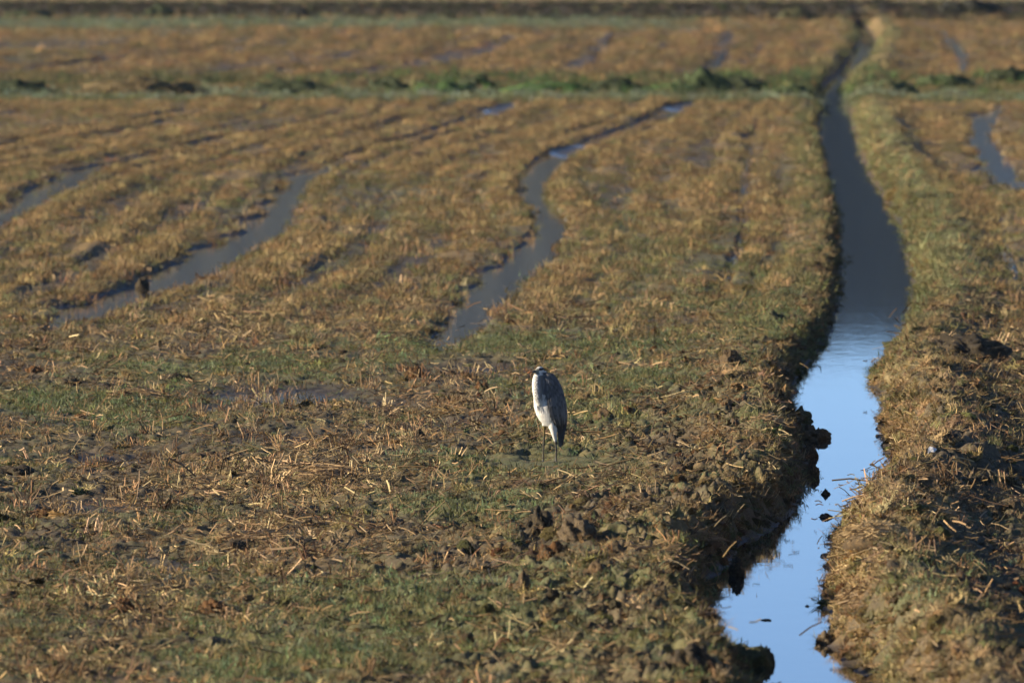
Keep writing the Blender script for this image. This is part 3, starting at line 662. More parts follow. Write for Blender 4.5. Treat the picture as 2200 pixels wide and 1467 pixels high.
def soil_clod(px, py, wpx, hpx, look, label, name='soil_clod', cat='clod', z=None, ragged=1.0, peak=0.0, group=None):
    x, d = PG(px, py) if z is None else P(px, py, z); gz = ground_z(x, d) if z is None else z
    s = K * d; w, h = wpx * s, hpx * s
    seed = int(rng.integers(0, 9999))
    V = lumpy(ICO4[0], seed, 0.36, 1.9 * max(1.0, wpx / 60) ** 0.5)
    if peak: V[:, :2] *= np.clip(1 - peak * np.clip(V[:, 2:3], 0, 1), 0.1, 1)
    V = V * np.array([w / 2, w / 2 * rng.uniform(0.9, 1.5), h]) ; V[:, 2] = np.maximum(V[:, 2], -0.30 * h)
    root = link(bpy.data.objects.new(name, None)); root.location = (x, d, gz - 0.01); root.empty_display_size = 0.05
    m = MB(); m.add(V, ICO4[1]); m.build('soil', clod_material(*CLODC[look]), root, True)
    f = MB(); n = int(110 * ragged * max(1.0, wpx / 45))
    for k in range(n):
        i = rng.integers(0, len(V)); v = V[i]
        if v[2] < 0.05 * h: continue
        out = np.array([v[0] / w, v[1] / w, 0.25]); a = math.atan2(out[1], out[0])
        dr = np.array([math.cos(a) * rng.uniform(0.1, 1), math.sin(a) * rng.uniform(0.1, 1), rng.uniform(-0.5, 0.9)])
        f.blade(v * 0.97, dr, rng.uniform(0.2, 0.6) * min(max(h, w * 0.5), 0.13), rng.uniform(0.0035, 0.007), (0, 0, -1.1), (-math.sin(a), math.cos(a), 0.2), rng.uniform(0.5, 1.4), 3)
    if f.n: tag(f.build('dry_roots' if look != 'moss' else 'grass_blades', fibre_material(FIBRE[look]), root), kind='stuff')
    return tag(root, label, cat, group)

CL = [
 (1035,842,32,22,'rust','rust brown cone shaped clod left of the heron at breast height'),
 (891,812,34,26,'rust','rust brown root clod beside the thin puddle farther left of the heron'),
 (967,808,24,14,'brown','small brown clod on the far edge of the puddle left of the bill'),
 (1000,812,26,15,'rust','flat brown clod between the bill and the thin puddle'),
 (1082,940,42,15,'rust','low rusty clod on the mud left of the heron legs'),
 (902,948,20,20,'dark','dark upright clod under a leaning stalk left of the heron'),
 (1158,1146,58,46,'dark','big shaggy dark clod with hanging roots below the heron'),
 (1003,1133,58,24,'moss','green mossy clod left of the big shaggy dark clod'),
 (718,1106,70,22,'moss','long dark mossy hump beside the pale straw patch'),
 (793,1133,15,13,'rust','tiny rust clod in bare mud below the dark mossy hump'),
 (1240,1174,78,46,'mud','broad earthy clod right of the shaggy dark clod'),
 (1372,1172,60,40,'brown','tall brown clod with a dark right side left of the brown straw heap'),
 (1422,1152,46,38,'brown','round brown clod tucked behind the tall brown clod'),
 (1188,1224,72,40,'rust','shaggy rusty clod with rows of hanging roots'),
 (1125,1290,40,42,'brown','brown overhanging clod with straw trailing down its left'),
 (1284,1280,70,44,'brown','wide brown crumbling clod in the middle of the foreground'),
 (1207,1256,58,30,'moss','moss topped clod above the wide crumbling clod'),
 (1120,1405,40,30,'rust','blurred rusty clod in the foreground grass'),
 (1485,1444,84,44,'dark','large blurred dark clod at the bottom edge near the ditch'),
 (1570,798,42,30,'brown','brown rounded clod on the ditch side beyond the heron'),
 (1545,918,38,32,'rust','orange peaked clod on the left ditch shoulder'),
 (1616,900,54,24,'moss','dark green mossy clod right of the orange peaked clod'),
 (1297,905,44,32,'brown','brown clod with upright straw just right of the heron'),
 (1347,892,26,14,'rust','small rust clod behind the brown clod right of the heron'),
 (1502,958,24,20,'rust','small orange clod with a stalk, halfway between heron and ditch'),
 (1477,1026,24,18,'dark','small black looking clod below the small orange clod'),
 (1470,874,30,17,'rust','low orange clod beside the little sky blue puddle'),
 (269,860,38,20,'rust','rust clod beside a heap of crossed straws at the left'),
 (75,802,44,15,'rust','flat rusty clod at the far left behind the green patch'),
 (153,828,48,16,'dark','dark flat clod behind the green patch at the left'),
 (375,818,48,17,'dark','dark brown clod on the far side of the left puddle'),
 (171,902,28,15,'rust','small rusty clod on the near edge of the green patch'),
 (30,1018,96,22,'dark','long dark hump at the left edge of the picture'),
 (430,988,80,17,'brown','long low brown clod in the wet mud at the left'),
 (516,992,28,12,'dark','little dark clod right of the long low brown one'),
 (91,1112,84,24,'rust','long rust topped clod in the wet mud, lower left'),
 (510,1180,84,24,'dark','dark clod under the bright straw patch, lower left'),
 (265,1312,52,28,'rust','rust clod with a dark right side, lower left foreground'),
 (458,1316,60,26,'rust','rusty clod right of the other foreground clod, beside green grass'),
 (215,1408,104,32,'dark','wide blurred dark clod near the lower left corner'),
 (1985,1268,32,22,'rust','bright orange clod in the shade right of the ditch'),
 (305,632,30,34,'dark','dark round clod standing at the edge of the left furrow'),
 (1408,722,24,18,'rust','bright rust clod in the grass beyond the heron'),
 (2150,860,40,22,'brown','brown clod near the right edge beyond the white scrap'),
 (2110,1050,44,24,'dark','dark stand-in clod for the hole right of the ditch under crossed straw'),  # clod added where a dark hole lies, the darkness put into its colour
 (2180,1105,50,26,'brown','brown clod at the right edge beside the ditch field'),
 (1500,1010,30,16,'moss','mossy clod left of the upright stalk near the ditch'),
 (1660,700,60,30,'moss','green grassy hump on the left ditch bank in the distance'),
 (1760,668,40,24,'dark','dark clod on the left waterline where the ditch turns grey'),
 (1930,745,60,30,'moss','green clod on the right waterline beside the big earth mound'),
]
for c in CL: soil_clod(*c)
# clods in and beside the ditch water
soil_clod(1774,1062,23,13,'dark','dark pointed clod standing alone in the ditch water', z=ZD, ragged=0.35, peak=0.55)
soil_clod(1774,1111,34,11,'mud','small flat mud islet with a twig in the ditch water', z=ZD, ragged=0.6, peak=0.3)
soil_clod(1750,942,64,26,'brown','dark mud spit reaching from the left bank into the water', z=ZD, ragged=0.8)
soil_clod(1718,905,50,26,'moss','mossy clod hanging over the water above the mud spit', z=ZD, ragged=1.0)
soil_clod(1642,1425,38,36,'dark','round black clod at the tip of the nearest grassy bank', z=ZD, ragged=0.6)
soil_clod(1592,1428,120,44,'moss','nearest grassy hump on the left of the ditch', z=ZD, ragged=3.0)
soil_clod(1583,1228,30,30,'dark','dark clod clinging to the steep left bank in the foreground', z=ZD + 0.03, ragged=0.8)
soil_clod(1745,1024,30,24,'brown','dark clod at the left waterline opposite the bent stem', z=ZD, ragged=0.7)
soil_clod(1738,982,36,24,'brown','dark clod at the left waterline below the mud spit', z=ZD, ragged=0.7)
soil_clod(1775,1382,44,26,'mud','muddy clod at the right waterline in the foreground', z=ZD, ragged=0.7)
soil_clod(1758,1392,16,9,'mud','tiny mud crumb off the right waterline in the foreground', z=ZD, ragged=0.2)
soil_clod(2075,770,185,44,'dark','big dark earth mound on the right of the ditch', 'earth_mound', 'mound', ragged=3.0)

def straw_heap(px, py, wpx, hpx, label, n=150, col=(0.44, 0.30, 0.15), slope=0.0):
    """a loose heap of cut straw; every stalk lies on the heap's curved top"""
    x, d = PG(px, py); s = K * d; w, h = wpx * s / 2, hpx * s
    gz = ground_z(x, d)
    root = link(bpy.data.objects.new('straw_heap', None)); root.location = (x, d, gz); root.empty_display_size = 0.05
    V = lumpy(ICO2[0], int(rng.integers(0, 999)), 0.3) * np.array([w * 0.95, w * 1.5, h * 0.64]); V[:, 2] = np.maximum(V[:, 2], -0.1)
    V[:, 2] += slope * V[:, 0]
    m = MB(); m.add(V, ICO2[1]); m.build('packed_litter', clod_material(*CLODC['brown']), root, True)
    f = MB()
    for k in range(n):
        a = rng.uniform(0, 2 * math.pi); r = math.sqrt(rng.uniform(0, 1)); c = np.array([math.cos(a) * r * w, math.sin(a) * r * w * 1.5, 0])
        c[2] = 0.02 + h * 0.66 * (1 - r * r) + rng.uniform(0, 0.03) + slope * c[0]
        b = rng.normal(0.35, 0.6); l = rng.uniform(0.05, 0.16)
        dr = np.array([math.cos(b), math.sin(b) * 1.2, 0]) * l; dr[2] = slope * dr[0] - h * 0.6 * (c[0] * dr[0]) / (w * w) + rng.normal(0, 0.02)
        f.stalk([c - dr / 2, c + np.array([0, 0, rng.normal(0, 0.004)]), c + dr / 2], rng.uniform(0.0025, 0.0042), rng.uniform(0.5, 1.25), 4)
    tag(f.build('straw', fibre_material(col, 0.6), root), kind='stuff')
    return tag(root, label, 'straw heap')
straw_heap(1885, 1172, 150, 42, 'large heap of pale straw on the right bank beside the water', 420, (0.50, 0.36, 0.18))
straw_heap(2025, 1112, 105, 34, 'fan shaped straw heap behind the large one on the right bank', 230)
straw_heap(1858, 1290, 120, 44, 'straw heap on the right bank in the foreground, nearest the camera', 320, (0.48, 0.34, 0.17))
straw_heap(1490, 1160, 120, 36, 'brown straw heap on top of the left bank', 170, (0.34, 0.22, 0.11))
straw_heap(1455, 1272, 120, 36, 'dark matted straw heap on the left bank in the foreground', 150, (0.30, 0.19, 0.09))
straw_heap(1640, 1000, 90, 32, 'straw heap draped over the left bank above the waterline', 110)
straw_heap(1650, 930, 80, 22, 'thin straw heap behind the mud spit on the left bank', 80)
straw_heap(1965, 1040, 90, 22, 'straw heap on the right bank beside the bent stem', 110, (0.36, 0.24, 0.12))
straw_heap(700, 1030, 150, 22, 'bright straw heap in the mud left of the heron', 170)
straw_heap(560, 1170, 190, 24, 'long straw heap in the wet mud, lower left', 190)
straw_heap(300, 858, 110, 24, 'heap of crossed straws near the rust clod at the left', 90)

def straw_stalk(a, b, label, r=0.0036, col=(0.38, 0.27, 0.13), kink=0.0):
    x, d = PG(*a); s = K * d; gz = ground_z(x, d)
    dx, dz = (b[0] - a[0]) * s, (a[1] - b[1]) * s
    o = np.array([0, 0, 0.0]); t = np.array([dx, rng.normal(0, 0.05), dz])
    m = MB(); mid_ = t * 0.55 + np.array([kink, 0, 0.01]); m.stalk([o - t * 0.06, mid_, t], [r, r, r * 0.7], 1.0, 6)
    ob = m.build('straw_stalk', fibre_material(col, 0.6)); ob.location = (x, d, gz + 0.004)
    return tag(ob, label, 'straw')
ST = [((434,892),(431,860),'pale upright stalk in front of the left puddle'), ((804,1003),(801,972),'short upright stalk in the bright straw patch'),
 ((938,1004),(941,966),'thin upright stalk left of the heron, below knee height'), ((924,1060),(931,1012),'tall upright stalk at the right end of the bright straw patch'),
 ((906,1130),(956,1080),'long dark stalk leaning right towards a crossing pale stalk'), ((972,1108),(955,1078),'pale stalk leaning left below the heron'),
 ((1465,1062),(1406,1037),'long pale stalk fallen across the mud between heron and ditch'), ((1490,1056),(1473,1023),'brown stalk leaning left beside the fallen pale stalk'),
 ((1640,1040),(1634,1012),'short thick upright stalk on the left ditch bank'), ((176,1220),(165,1156),'tallest pale upright stalk, lower left'),
 ((309,1408),(376,1369),'thick pale stalk lying in the lower left foreground'), ((111,1090),(96,1045),'pale leaning stalk near the left edge'),
 ((291,1100),(242,1054),'long pale stalk leaning left in the wet mud'), ((150,975),(178,932),'stalk with a pale head leaning right at the far left'),
 ((614,1070),(606,1038),'pale stalk at the left end of the bright straw patch'), ((2128,1249),(2092,1214),'pale stalk leaning left in the shaded field on the right'),
 ((1932,1136),(1952,1120),'bright stalk sticking out of the large straw heap'), ((1546,1246),(1529,1206),'pale stalk on the left bank above the dark clinging clod'),
 ((1548,1192),(1425,1182),'long pale stalk lying over the left bank'), ((640,985),(648,948),'stalk standing behind the bright straw patch'),
 ((272,1290),(274,1252),'thin stalk rising from the mud, lower left'), ((1180,1060),(1130,1100),'dark thin twig lying below the heron feet'),
 ((232,1230),(224,1200),'bent pale stalk right of the tallest stalk'), ((1345,1190),(1350,1165),'short brown stalk beside the tall brown clod')]
for a, b, l in ST: straw_stalk(a, b, l)

# a stem bent over the water, a white scrap, two floating twigs
def bent_stem():
    x, d = P(1896, 1058, ZD); s = K * d
    m = MB(); h = 9.5 * s
    m.stalk([(0.05, 0.0, h * 0.9), (0, 0, h), (-9 * s, -0.02, h * 0.98), (-18 * s, -0.03, h * 1.02), (-18.5 * s, -0.03, h * 0.5), (-18 * s, -0.03, -0.02)], 0.0048, 0.6, 6)
    m.stalk([(-11 * s, -0.02, h), (-11 * s, -0.02, -0.02)], 0.003, 0.6, 5)
    o = m.build('bent_stem', fibre_material((0.10, 0.085, 0.05))); o.location = (x, d, ZD)
    tag(o, 'bent dark stem forming a square with its mirror image at the right bank', 'stem')
bent_stem()
def white_scrap():
    x, d = PG(2003, 998); m = MB()
    n = 9; V = []; 
    for i in range(n):
        for j in range(5):
            u, v = i / (n - 1) - .5, j / 4 - .5
            V.append((u * 0.075, v * 0.05 * (1 - 1.2 * abs(u)), 0.022 - 0.06 * u * u + 0.012 * math.sin(5 * u + 4 * v) + 0.012 * v))
    m.add(V, [(i*5+j, i*5+j+1, (i+1)*5+j+1, (i+1)*5+j) for i in range(n-1) for j in range(4)])
    q = NT('white_scrap'); q.b.inputs['Base Color'].default_value = (0.78, 0.77, 0.75, 1); q.b.inputs['Roughness'].default_value = 0.6
    o = m.build('white_scrap', q.m, None, True); o.location = (x, d, ground_z(x, d) + 0.035); o.rotation_euler = (0.3, -0.35, 0.4)
    tag(o, 'small crumpled white scrap lying on the right bank', 'scrap')
white_scrap()
def twig(px, py, w, label):
    x, d = P(px, py, ZD); s = K * d; m = MB()
    m.stalk([(-w * s / 2, 0, 0.0), (-w * s * 0.1, 0.02, 0.004), (w * s / 2, -0.03, 0.001)], 0.006, 0.7, 5)
    m.stalk([(-w * s * 0.3, -0.05, 0.001), (w * s * 0.1, 0.03, 0.004), (w * s * 0.3, 0.05, 0.003)], 0.005, 0.7, 4)
    V = lumpy(ICO2[0], 77, 0.4) * np.array([w * s * 0.2, 0.04, 0.007]); m.add(V, ICO2[1], 0.7)
    o = m.build('floating_twig', fibre_material((0.07, 0.06, 0.04))); o.location = (x, d, ZD + 0.001)
    tag(o, label, 'twig')
twig(1646, 1332, 20, 'dark twig floating alone in the near ditch water')
twig(1734, 1302, 6, 'tiny twig poking up by the right waterline in the foreground')

# ------------------------------------------------------------------ grass tussocks on the low bank
def tussock(px, py, wpx, hpx, cols, label, n=None, name='grass_tussock'):
    x, d = PG(px, py); s = K * d; w, h = wpx * s / 2, hpx * s; gz = ground_z(x, d)
    dep = min(max(w * 0.6, 0.5), 1.6)
    h *= 1.05
    root = link(bpy.data.objects.new(name, None)); root.location = (x, d, gz - 0.01); root.empty_display_size = 0.1
    V = lumpy(ICO4[0], int(rng.integers(0, 999)), 0.40, 2.6); V = V * np.array([w * 0.92, dep * 0.8, h * 0.80]); V[:, 2] = np.maximum(V[:, 2], -0.05)
    m = MB(); m.add(V, ICO4[1], 0.6); m.build('turf', fibre_material(cols[0]), root, True)
    n = n or int(420 + wpx * 4.5)
    for part, col, frac in (('grass_blades', cols[0], 0.7), ('dry_blades', cols[1], 0.3)):
        f = MB()
        for k in range(int(n * frac)):
            a = rng.uniform(0, 2 * math.pi); r = math.sqrt(rng.uniform(0, 1)); bx, by = math.cos(a) * r * w, math.sin(a) * r * dep
            top = h * (1 - 0.75 * r * r) * (0.75 + 0.35 * float(noise(bx / 0.35 + px, by / 0.5, 97)))
            f.blade((bx, by, top * 0.45), (rng.normal(0, .6), rng.normal(-0.3, .5), 1), max(top * rng.uniform(0.4, 0.8), 0.05), rng.uniform(0.016, 0.034), (rng.normal(0, .5), rng.normal(0, .5), -0.5),
                    (math.cos(k * 2.4), math.sin(k * 2.4), 0), rng.uniform(0.5, 1.5), 3)
        tag(f.build(part, fibre_material(col), root), kind='stuff')
    return tag(root, label, 'tussock', 'tussocks along the low bank' if name == 'grass_tussock' else None)
DG, MG, BG, OL, DY = (0.050, 0.065, 0.024), (0.075, 0.105, 0.035), (0.075, 0.140, 0.034), (0.10, 0.10, 0.04), (0.24, 0.16, 0.075)
for a in [(40,206,150,34,(DG,OL),'dark tussock at the left end of the low bank'),
          (300,206,290,38,((0.17,0.125,0.055),DY),'longest tussock on the low bank, fringed with dry straw'),
          (620,204,190,34,(DG,OL),'olive tussock right of the straw fringed one'),
          (835,201,90,36,(DG,MG),'dark green tussock left of the bright green strip'),
          (950,202,170,26,(BG,MG),'bright green tussock in the middle of the low bank'),
          (1025,192,80,32,(DG,BG),'dark topped tussock behind the bright green strip'),
          (1180,200,190,24,(BG,DG),'low bright green tussock right of the bank middle'),
          (1325,196,130,28,(DG,MG),'dark tussock below the blue grey furrow mouth'),
          (1440,200,130,20,(BG,OL),'thin low tussock left of the tallest green one'),
          (1512,194,120,44,(MG,DG),'tallest bushy green tussock on the low bank'),
          (1600,194,110,28,(DG,OL),'dark tussock right of the tallest green one'),
          (1700,205,100,24,(MG,OL),'small tussock at the left of the ditch crossing'),
          (1905,196,120,26,(MG,OL),'tussock just right of the ditch crossing'),
          (2030,188,130,28,(MG,OL),'green tussock right of the ditch crossing, second from it'),
          (2165,180,110,38,(DG,MG),'dark tussock at the right end of the low bank')]:
    tussock(*a)
for a in [(345,40,70,30,(DG,(0.10,0.06,0.03)),'brown bush sticking out of the far bank at the left'),
          (640,44,60,30,((0.02,0.02,0.014),DG),'black stand-in clump for the dark hole in the middle of the far bank'),  # black clump added for a dark hole, its darkness painted as colour
          (60,42,120,24,(DG,OL),'dark bush at the left end of the far bank'),
          (1710,38,80,30,(OL,DY),'yellowish bush on the far bank near the ditch head'),
          (2080,34,140,30,((0.03,0.03,0.018),OL),'dark bush at the right end of the far bank')]:
    tussock(*a, name='bank_bush')

# ------------------------------------------------------------------ the heron
def heron():
    X0, D0 = HERON; U = K * D0 / 5.64                   # metres per pixel of the enlarged view
    gz = ground_z(X0, D0)
    root = link(bpy.data.objects.new('grey_heron', None)); root.location = (X0, D0, gz + 0.004); root.empty_display_size = 0.1
    tag(root, 'grey heron standing hunched on the muddy field', 'heron')
    def W(zx, zy, y=0.0): return np.array([(zx - 565) * U, y * U, (1262 - zy) * U])
    parts = []
    def loft(rings, n=28):
        V = []; F = []
        for r in rings:
            c, a, b = r[:3]; ax = r[3] if len(r) > 3 else (np.array([1., 0, 0]), np.array([0, 1., 0]))
            for j in range(n):
                t = 2 * math.pi * j / n; V.append(c + ax[0] * a * math.cos(t) + ax[1] * b * math.sin(t))
        m = len(rings)
        for i in range(m - 1):
            for j in range(n): F.append((i*n+j, i*n+(j+1) % n, (i+1)*n+(j+1) % n, (i+1)*n+j))
        V.append(rings[0][0]); V.append(rings[-1][0]); a, b = m * n, m * n + 1
        for j in range(n): F.append(((j+1) % n, j, a)); F.append(((m-1)*n+j, (m-1)*n+(j+1) % n, b))
        return V, F
    def tube(pts, rad, n=12):
        pts = [np.array(p) for p in pts]; rings = []
        for i, p in enumerate(pts):
            t = pts[min(i+1, len(pts)-1)] - pts[max(i-1, 0)]; t = t / np.linalg.norm(t)
            a = np.cross(t, [0.2, 0.9, 0.1]); a /= np.linalg.norm(a); b = np.cross(t, a)
            rings.append((p, rad[i] * U, rad[i] * U, (a, b)))
        return loft(rings, n)
    mb = MB()
    body = [(186,500,560,22),(212,455,608,52),(250,425,630,62),(300,405,664,74),(400,380,706,94),(500,362,728,116),(600,366,740,132),(700,398,745,118),(760,432,738,100),(800,468,728,82),(838,508,705,58),(872,560,680,28)]
    mb.add(*loft([(W((l + r) / 2, zy, 6), (r - l) / 2 * U, b * U) for zy, l, r, b in body]))
    mb.add(*tube([W(432,170,6), W(418,215,-16), W(406,260,-44), W(402,320,-66), W(408,400,-84), W(420,480,-88), W(444,560,-78), W(470,620,-56)], [44,50,55,58,60,58,48,24], 20))
    mb.add(*tube([W(470,180,30), W(500,215,24), W(530,260,10)], [36, 46, 50], 16))
    fdir = np.array([-0.74, -0.66, -0.07]); fdir /= np.linalg.norm(fdir); side = np.cross(fdir, [0, 0, 1]); side /= np.linalg.norm(side); upv = np.cross(side, fdir)
    hc = W(436, 158, 0)
    hr = []
    for t, h, w, dz in tuple((a * 1.02, b_ * 1.12, c_ * 1.12, e_) for a, b_, c_, e_ in ((-66,8,8,-6),(-58,26,24,-4),(-40,38,33,-2),(-15,44,38,0),(12,43,37,0),(36,36,30,-2),(55,26,22,-5),(72,18,14,-8),(84,12,9,-9))):
        hr.append((hc + fdir * t * U + upv * dz * U, w * U, h * U, (side, upv)))
    mb.add(*loft(hr, 20))
    # thighs and legs, each knee high under the feathers, ankle joint half way, toes on the ground
    mb.add(*tube([W(595,790,-20), W(600,850,-26), W(612,920,-30), W(624,985,-26), W(631,1030,-22), W(634,1060,-22), W(638,1140,-26), W(635,1222,-30), W(634,1250,-32)], [62,50,36,24,16,13,11.5,12,12], 12))
    mb.add(*tube([W(500,780,10), W(494,830,8), W(492,880,6), W(491,925,4), W(490,960,4), W(486,1060,0), W(482,1180,-4), W(480,1238,-6), W(480,1250,-6)], [40,26,17,16,13,11.5,11,11.5,12], 12))
    for ax, ay, toes in ((634, -32, ((-30,-95),(34,-80),(8,-125),(20,70))), (480, -6, ((-46,-70),(-10,-110),(34,-72),(14,70)))):
        for tx, ty in toes:
            a = W(ax, 1248, ay); b = W(ax + tx * 0.55, 1258, ay + ty * 0.6); c = W(ax + tx, 1262, ay + ty)
            mb.add(*tube([a, b, c], [8, 6.5, 4], 8))
    tmp = bpy.data.objects.new('tmp_heron', mb.mesh('tmp_heron', M_soil)); C.objects.link(tmp)
    md = tmp.modifiers.new('r', 'REMESH'); md.mode = 'VOXEL'; md.voxel_size = 0.0032
    sm = tmp.modifiers.new('s', 'SMOOTH'); sm.factor = 0.5; sm.iterations = 6
    dg = bpy.context.evaluated_depsgraph_get(); dg.update()
    me = bpy.data.meshes.new_from_object(tmp.evaluated_get(dg)); bpy.data.objects.remove(tmp)
    me.name = 'body'; me.materials.clear()
    co = np.empty(len(me.vertices) * 3, np.float32); me.vertices.foreach_get('co', co); co = co.reshape(-1, 3)
    zx = co[:, 0] / U + 565; yy = co[:, 1] / U; zy = 1262 - co[:, 2] / U
    nz1 = noise(zx / 16, zy / 70, 201); nz2 = noise(zx / 9, zy / 26, 202); nz3 = noise(zx / 5, zy / 18, 203)
    col = np.tile(np.array([0.78, 0.76, 0.69]), (len(co), 1))
    def paint(mask, c):
        nonlocal col
        mask = np.clip(mask, 0, 1)[:, None]; col = col * (1 - mask) + np.array(c) * mask
    xl = np.interp(zy, [180,300,420,520,600,700,780,840,900], [470,500,490,520,535,555,600,640,700])
    grey = smooth(-14, 14, zx - xl + 16 * nz1)
    paint(grey * (zy > 178) * (zy < 880), (0.085, 0.085, 0.090))
    neck_grey_shade = smooth(408, 440, zx + 14 * nz1) * (zy > 215) * smooth(560, 470, zy + 30 * nz2)
    paint(0.85 * neck_grey_shade, (0.15, 0.148, 0.148))  # grey plumage plus the neck's shaded side, put into the colour
    streak = smooth(-0.05, 0.2, nz3) * smooth(48, 14, np.abs(zx - 402 + 8 * nz2)) * (zy > 225) * smooth(590, 500, zy)
    paint(0.85 * streak, (0.05, 0.05, 0.055))
    rel = co - hc[None]; ff = rel @ fdir / U; uu = rel @ upv / U; ll = np.abs(rel @ side) / U
    head = (zy < 206) & (ff > -80)
    stripe = head & (uu > 4) & (uu < 30) & (ll > 10) & (ff < 34)
    paint(stripe * 1.0, (0.018, 0.018, 0.022)); paint((head & (ff < -40) & (uu > -8)) * 1.0, (0.02, 0.02, 0.025))
    paint((head & (ff > 40)) * 0.85, (0.20, 0.19, 0.14))
    legs = smooth(1000, 1030, zy) * (zx > 560) + smooth(822, 836, zy) * (zx <= 535)
    paint(legs, (0.085, 0.076, 0.055)); paint(legs * (zx < 535) * smooth(1000, 900, zy), (0.20, 0.15, 0.055)); paint(legs * smooth(1180, 1240, zy), (0.13, 0.125, 0.11))
    at = me.attributes.new('plumage', 'FLOAT_COLOR', 'POINT'); at.data.foreach_set('color', np.concatenate([col, np.ones((len(col), 1))], 1).astype(np.float32).ravel())
    me.polygons.foreach_set('use_smooth', np.ones(len(me.polygons), bool))
    q = NT('heron_plumage'); tc = q.n('ShaderNodeTexCoord').outputs['Object']; mp = q.n('ShaderNodeMapping'); mp.inputs['Scale'].default_value = (1, 1, 0.22); q.l(tc, mp.inputs[0])
    n = q.tex(230, 3, 0.6, mp.outputs[0]); q.l(q.mix(0.35, q.attr('plumage').outputs['Color'], q.mix(1.0, q.attr('plumage').outputs['Color'], n, 'MULTIPLY')), q.b.inputs['Base Color'])
    q.b.inputs['Roughness'].default_value = 0.75; q.b.inputs['Specular IOR Level'].default_value = 0.2
    bp = q.n('ShaderNodeBump'); bp.inputs['Strength'].default_value = 0.6; bp.inputs['Distance'].default_value = 0.006; q.l(n, bp.inputs['Height']); q.l(bp.outputs[0], q.b.inputs['Normal'])
    me.materials.append(q.m); link(bpy.data.objects.new('body', me), root)
    # folded wings: a shell of overlapping feathers on each side
    ys = [196,250,300,400,500,600,700,800,900,1000,1060,1090]
    XL = [500,512,518,520,530,546,570,615,652,660,668,684]; XR = [596,638,676,722,748,764,773,766,742,728,714,694]
    bz = [z for z, *_ in body]; bb = [b for *_, b in body]; bcx = [(l + r) / 2 for _, l, r, _ in body]; bax = [(r - l) / 2 for _, l, r, _ in body]
    def wing_y(zx, zy):
        b = np.interp(zy, bz, bb) + 12; cx = np.interp(zy, bz, bcx); a = np.interp(zy, bz, bax) + 26
        y = -b * math.sqrt(max(0.0, 1 - min(1, abs(zx - cx) / a) ** 2)) - 2
        return y if zy < 800 else y * max(0.0, 1 - (zy - 800) / 160) - 14 * min(1, (zy - 800) / 160)
    M_wing = fibre_material((0.100, 0.099, 0.099), 0.7); M_quill = fibre_material((0.032, 0.032, 0.036), 0.6); M_plume = fibre_material((0.03, 0.03, 0.035), 0.6)
    for sgn in (1, -1):
        m = MB(); V = []; nu = 10
        rows = np.linspace(196, 1088, 46)
        for zy_ in rows:
            l, r = np.interp(zy_, ys, XL), np.interp(zy_, ys, XR)
            for j in range(nu): 
                zx_ = l + (r - l) * j / (nu - 1); y_ = (wing_y(zx_, zy_) + (30 if j == 0 else 8 if j == 1 else 0) * (zy_ < 820)) * sgn + (14 if sgn < 0 else 0); V.append(W(zx_, zy_, y_))
        F = [(i*nu+j, i*nu+j+1, (i+1)*nu+j+1, (i+1)*nu+j) for i in range(len(rows)-1) for j in range(nu-1)]
        m.add(V, F, 0.9)
        # feathers: short coverts above, long scapulars and primaries below
        fl = []
        for zy0 in range(210, 560, 34):
            for t in np.linspace(0.06, 0.94, 7): fl.append((zy0 + rng.uniform(-10, 10), t, rng.uniform(56, 84), 26))
        for zy0 in (500, 560, 620):
            for t in np.linspace(0.05, 0.95, 8): fl.append((zy0 + rng.uniform(-20, 20), t, rng.uniform(150, 230), 25))
        quills = [(zy0, t, ln, 22) for zy0, ln in ((740, 240), (820, 235)) for t in (0.2, 0.4, 0.6, 0.8, 0.95)]
        fm = MB(); qm = MB()
        for lst, mm in ((fl, fm), (quills, qm)):
            for zy0, t, ln, wd in lst:
                Vf = []; ns = 6; tt = t
                for i in range(ns + 1):
                    q_ = i / ns; zyy = min(zy0 + ln * q_, 1100); l, r = np.interp(zyy, ys, XL), np.interp(zyy, ys, XR)
                    zx_ = l + (r - l) * tt; hw = wd * math.sin(math.pi * min(1, 0.25 + 0.75 * q_)) ** 0.7 * 0.5 + 0.5
                    for e in (-1, 0, 1):
                        xx = zx_ + e * hw; y_ = wing_y(min(max(xx, l), r), zyy) - 3.5 + (1.8 if e else 0) - 2.5 * q_
                        Vf.append(W(xx, zyy, (y_) * sgn + (14 if sgn < 0 else 0)))
                mm.add(Vf, [(i*3+j, i*3+j+1, (i+1)*3+j+1, (i+1)*3+j) for i in range(ns) for j in range(2)], rng.uniform(0.55, 1.5))
        wg = m.build('wing', M_wing, root, True)
        fm.build('covert_feathers', M_wing, wg, True); qm.build('flight_feathers', M_quill, wg, True)
    # tail, bill, eyes, crest plume, breast plumes
    t = MB()
    for k in range(7): t.blade(W(690 + k * 5, 850, -6 + 5 * k), (W(672 + k * 9, 1085, 0) - W(690 + k * 5, 850, 0)), 225 * U, 30 * U, (0, 0, 0), (0.8, 0.6, 0), rng.uniform(0.7, 1.2), 3)
    t.build('tail', M_quill, root)
    bm_ = MB(); tip = hc + fdir * 200 * U - upv * 12 * U
    pts = [hc + fdir * 66 * U - upv * 6 * U, hc + fdir * 110 * U - upv * 8 * U, hc + fdir * 160 * U - upv * 10 * U, tip]
    bm_.stalk(pts, [18 * U, 15 * U, 11 * U, 2 * U], 1.0, 10); bill = bm_.build('bill', fibre_material((0.10, 0.09, 0.07), 0.45), root, True)
    tm = MB(); tm.stalk([hc + fdir * 128 * U - upv * 8.8 * U, hc + fdir * 168 * U - upv * 10.5 * U, tip + fdir * 2 * U], [14.4 * U, 10.6 * U, 2 * U], 1.0, 10)
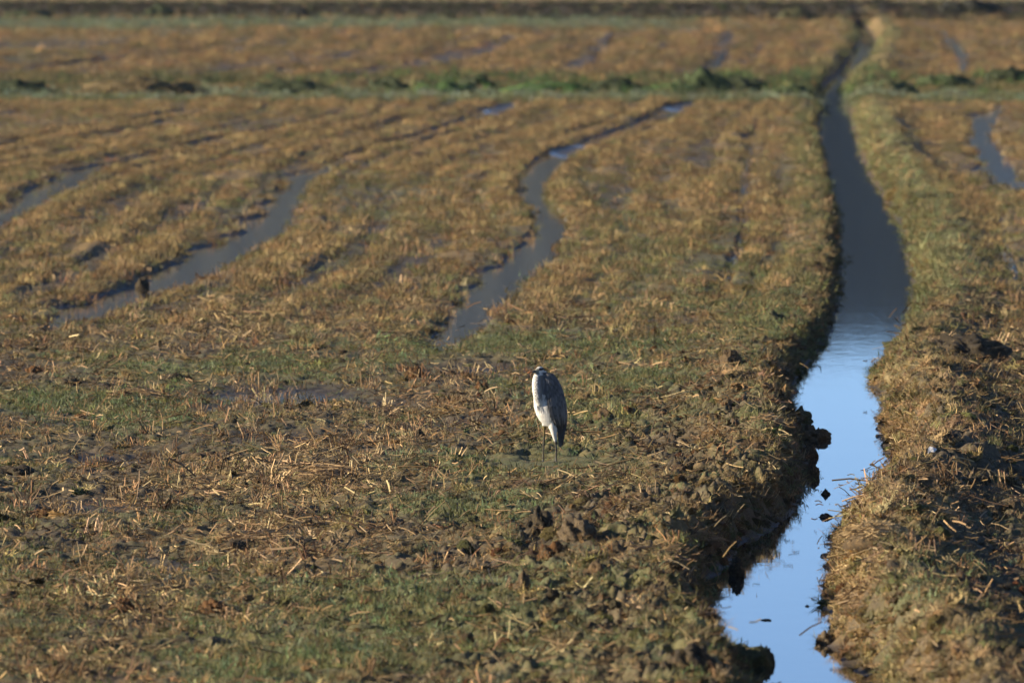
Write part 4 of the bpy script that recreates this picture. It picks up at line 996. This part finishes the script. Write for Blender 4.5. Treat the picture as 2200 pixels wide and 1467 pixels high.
    tm.build('bill_tip', fibre_material((0.55, 0.20, 0.06), 0.45), bill, True)
    q = NT('heron_eye'); q.b.inputs['Base Color'].default_value = (0.55, 0.40, 0.05, 1); q.b.inputs['Roughness'].default_value = 0.15
    for sg in (1, -1):
        e = MB(); e.add(ICO2[0] * 7.5 * U + hc + fdir * 36 * U + upv * 6 * U + side * sg * 27 * U, ICO2[1]); ey = e.build('eye', q.m, root, True)
        pu = MB(); pu.add(ICO2[0] * 4.5 * U + hc + fdir * 38 * U + upv * 6 * U + side * sg * 31 * U, ICO2[1]); pu.build('pupil', M_plume, ey, True)
    c = MB()
    for k in range(4): c.blade(hc - fdir * 55 * U + upv * (8 - k * 5) * U, -fdir + np.array([0, 0, -0.7]), (90 + 20 * k) * U, 7 * U, (0, 0, -0.5), (0.6, -0.2, 0.6), 1.0, 4)
    c.build('crest_plume', M_plume, root)
    br = MB()
    for k in range(46):
        zx_, zy_ = rng.uniform(395, 520), rng.uniform(440, 600)
        br.blade(W(zx_, zy_, -112 + abs(zx_ - 470) * 0.35), (0.05, -0.12, -1), rng.uniform(60, 130) * U, 11 * U, (0, 0.25, 0), (0.95, 0.3, 0), rng.uniform(0.75, 1.1), 4)
    br.build('breast_plumes', fibre_material((0.66, 0.64, 0.60), 0.75), root)
heron()

# ------------------------------------------------------------------ thin morning haze
def haze():
    q = NT('haze'); q.t.nodes.remove(q.b)
    v = q.n('ShaderNodeVolumePrincipled'); v.inputs['Color'].default_value = (0.58, 0.77, 1.0, 1); v.inputs['Density'].default_value = 0.00005; v.inputs['Anisotropy'].default_value = 0.1
    q.l(v.outputs[0], q.out.inputs['Volume'])
    x, y0, y1, z0, z1 = 2900, -120, 1800, -2.0, 120
    V = [(sx * x, y, z) for z in (z0, z1) for y in (y0, y1) for sx in (-1, 1)]
    F = [(0, 2, 3, 1), (4, 5, 7, 6), (0, 1, 5, 4), (2, 6, 7, 3), (0, 4, 6, 2), (1, 3, 7, 5)]
    tag(link(bpy.data.objects.new('haze', np_mesh('haze', V, F, q.m))), 'thin morning haze over the whole field', None, None, 'stuff')
HAZE = True
if HAZE: haze()
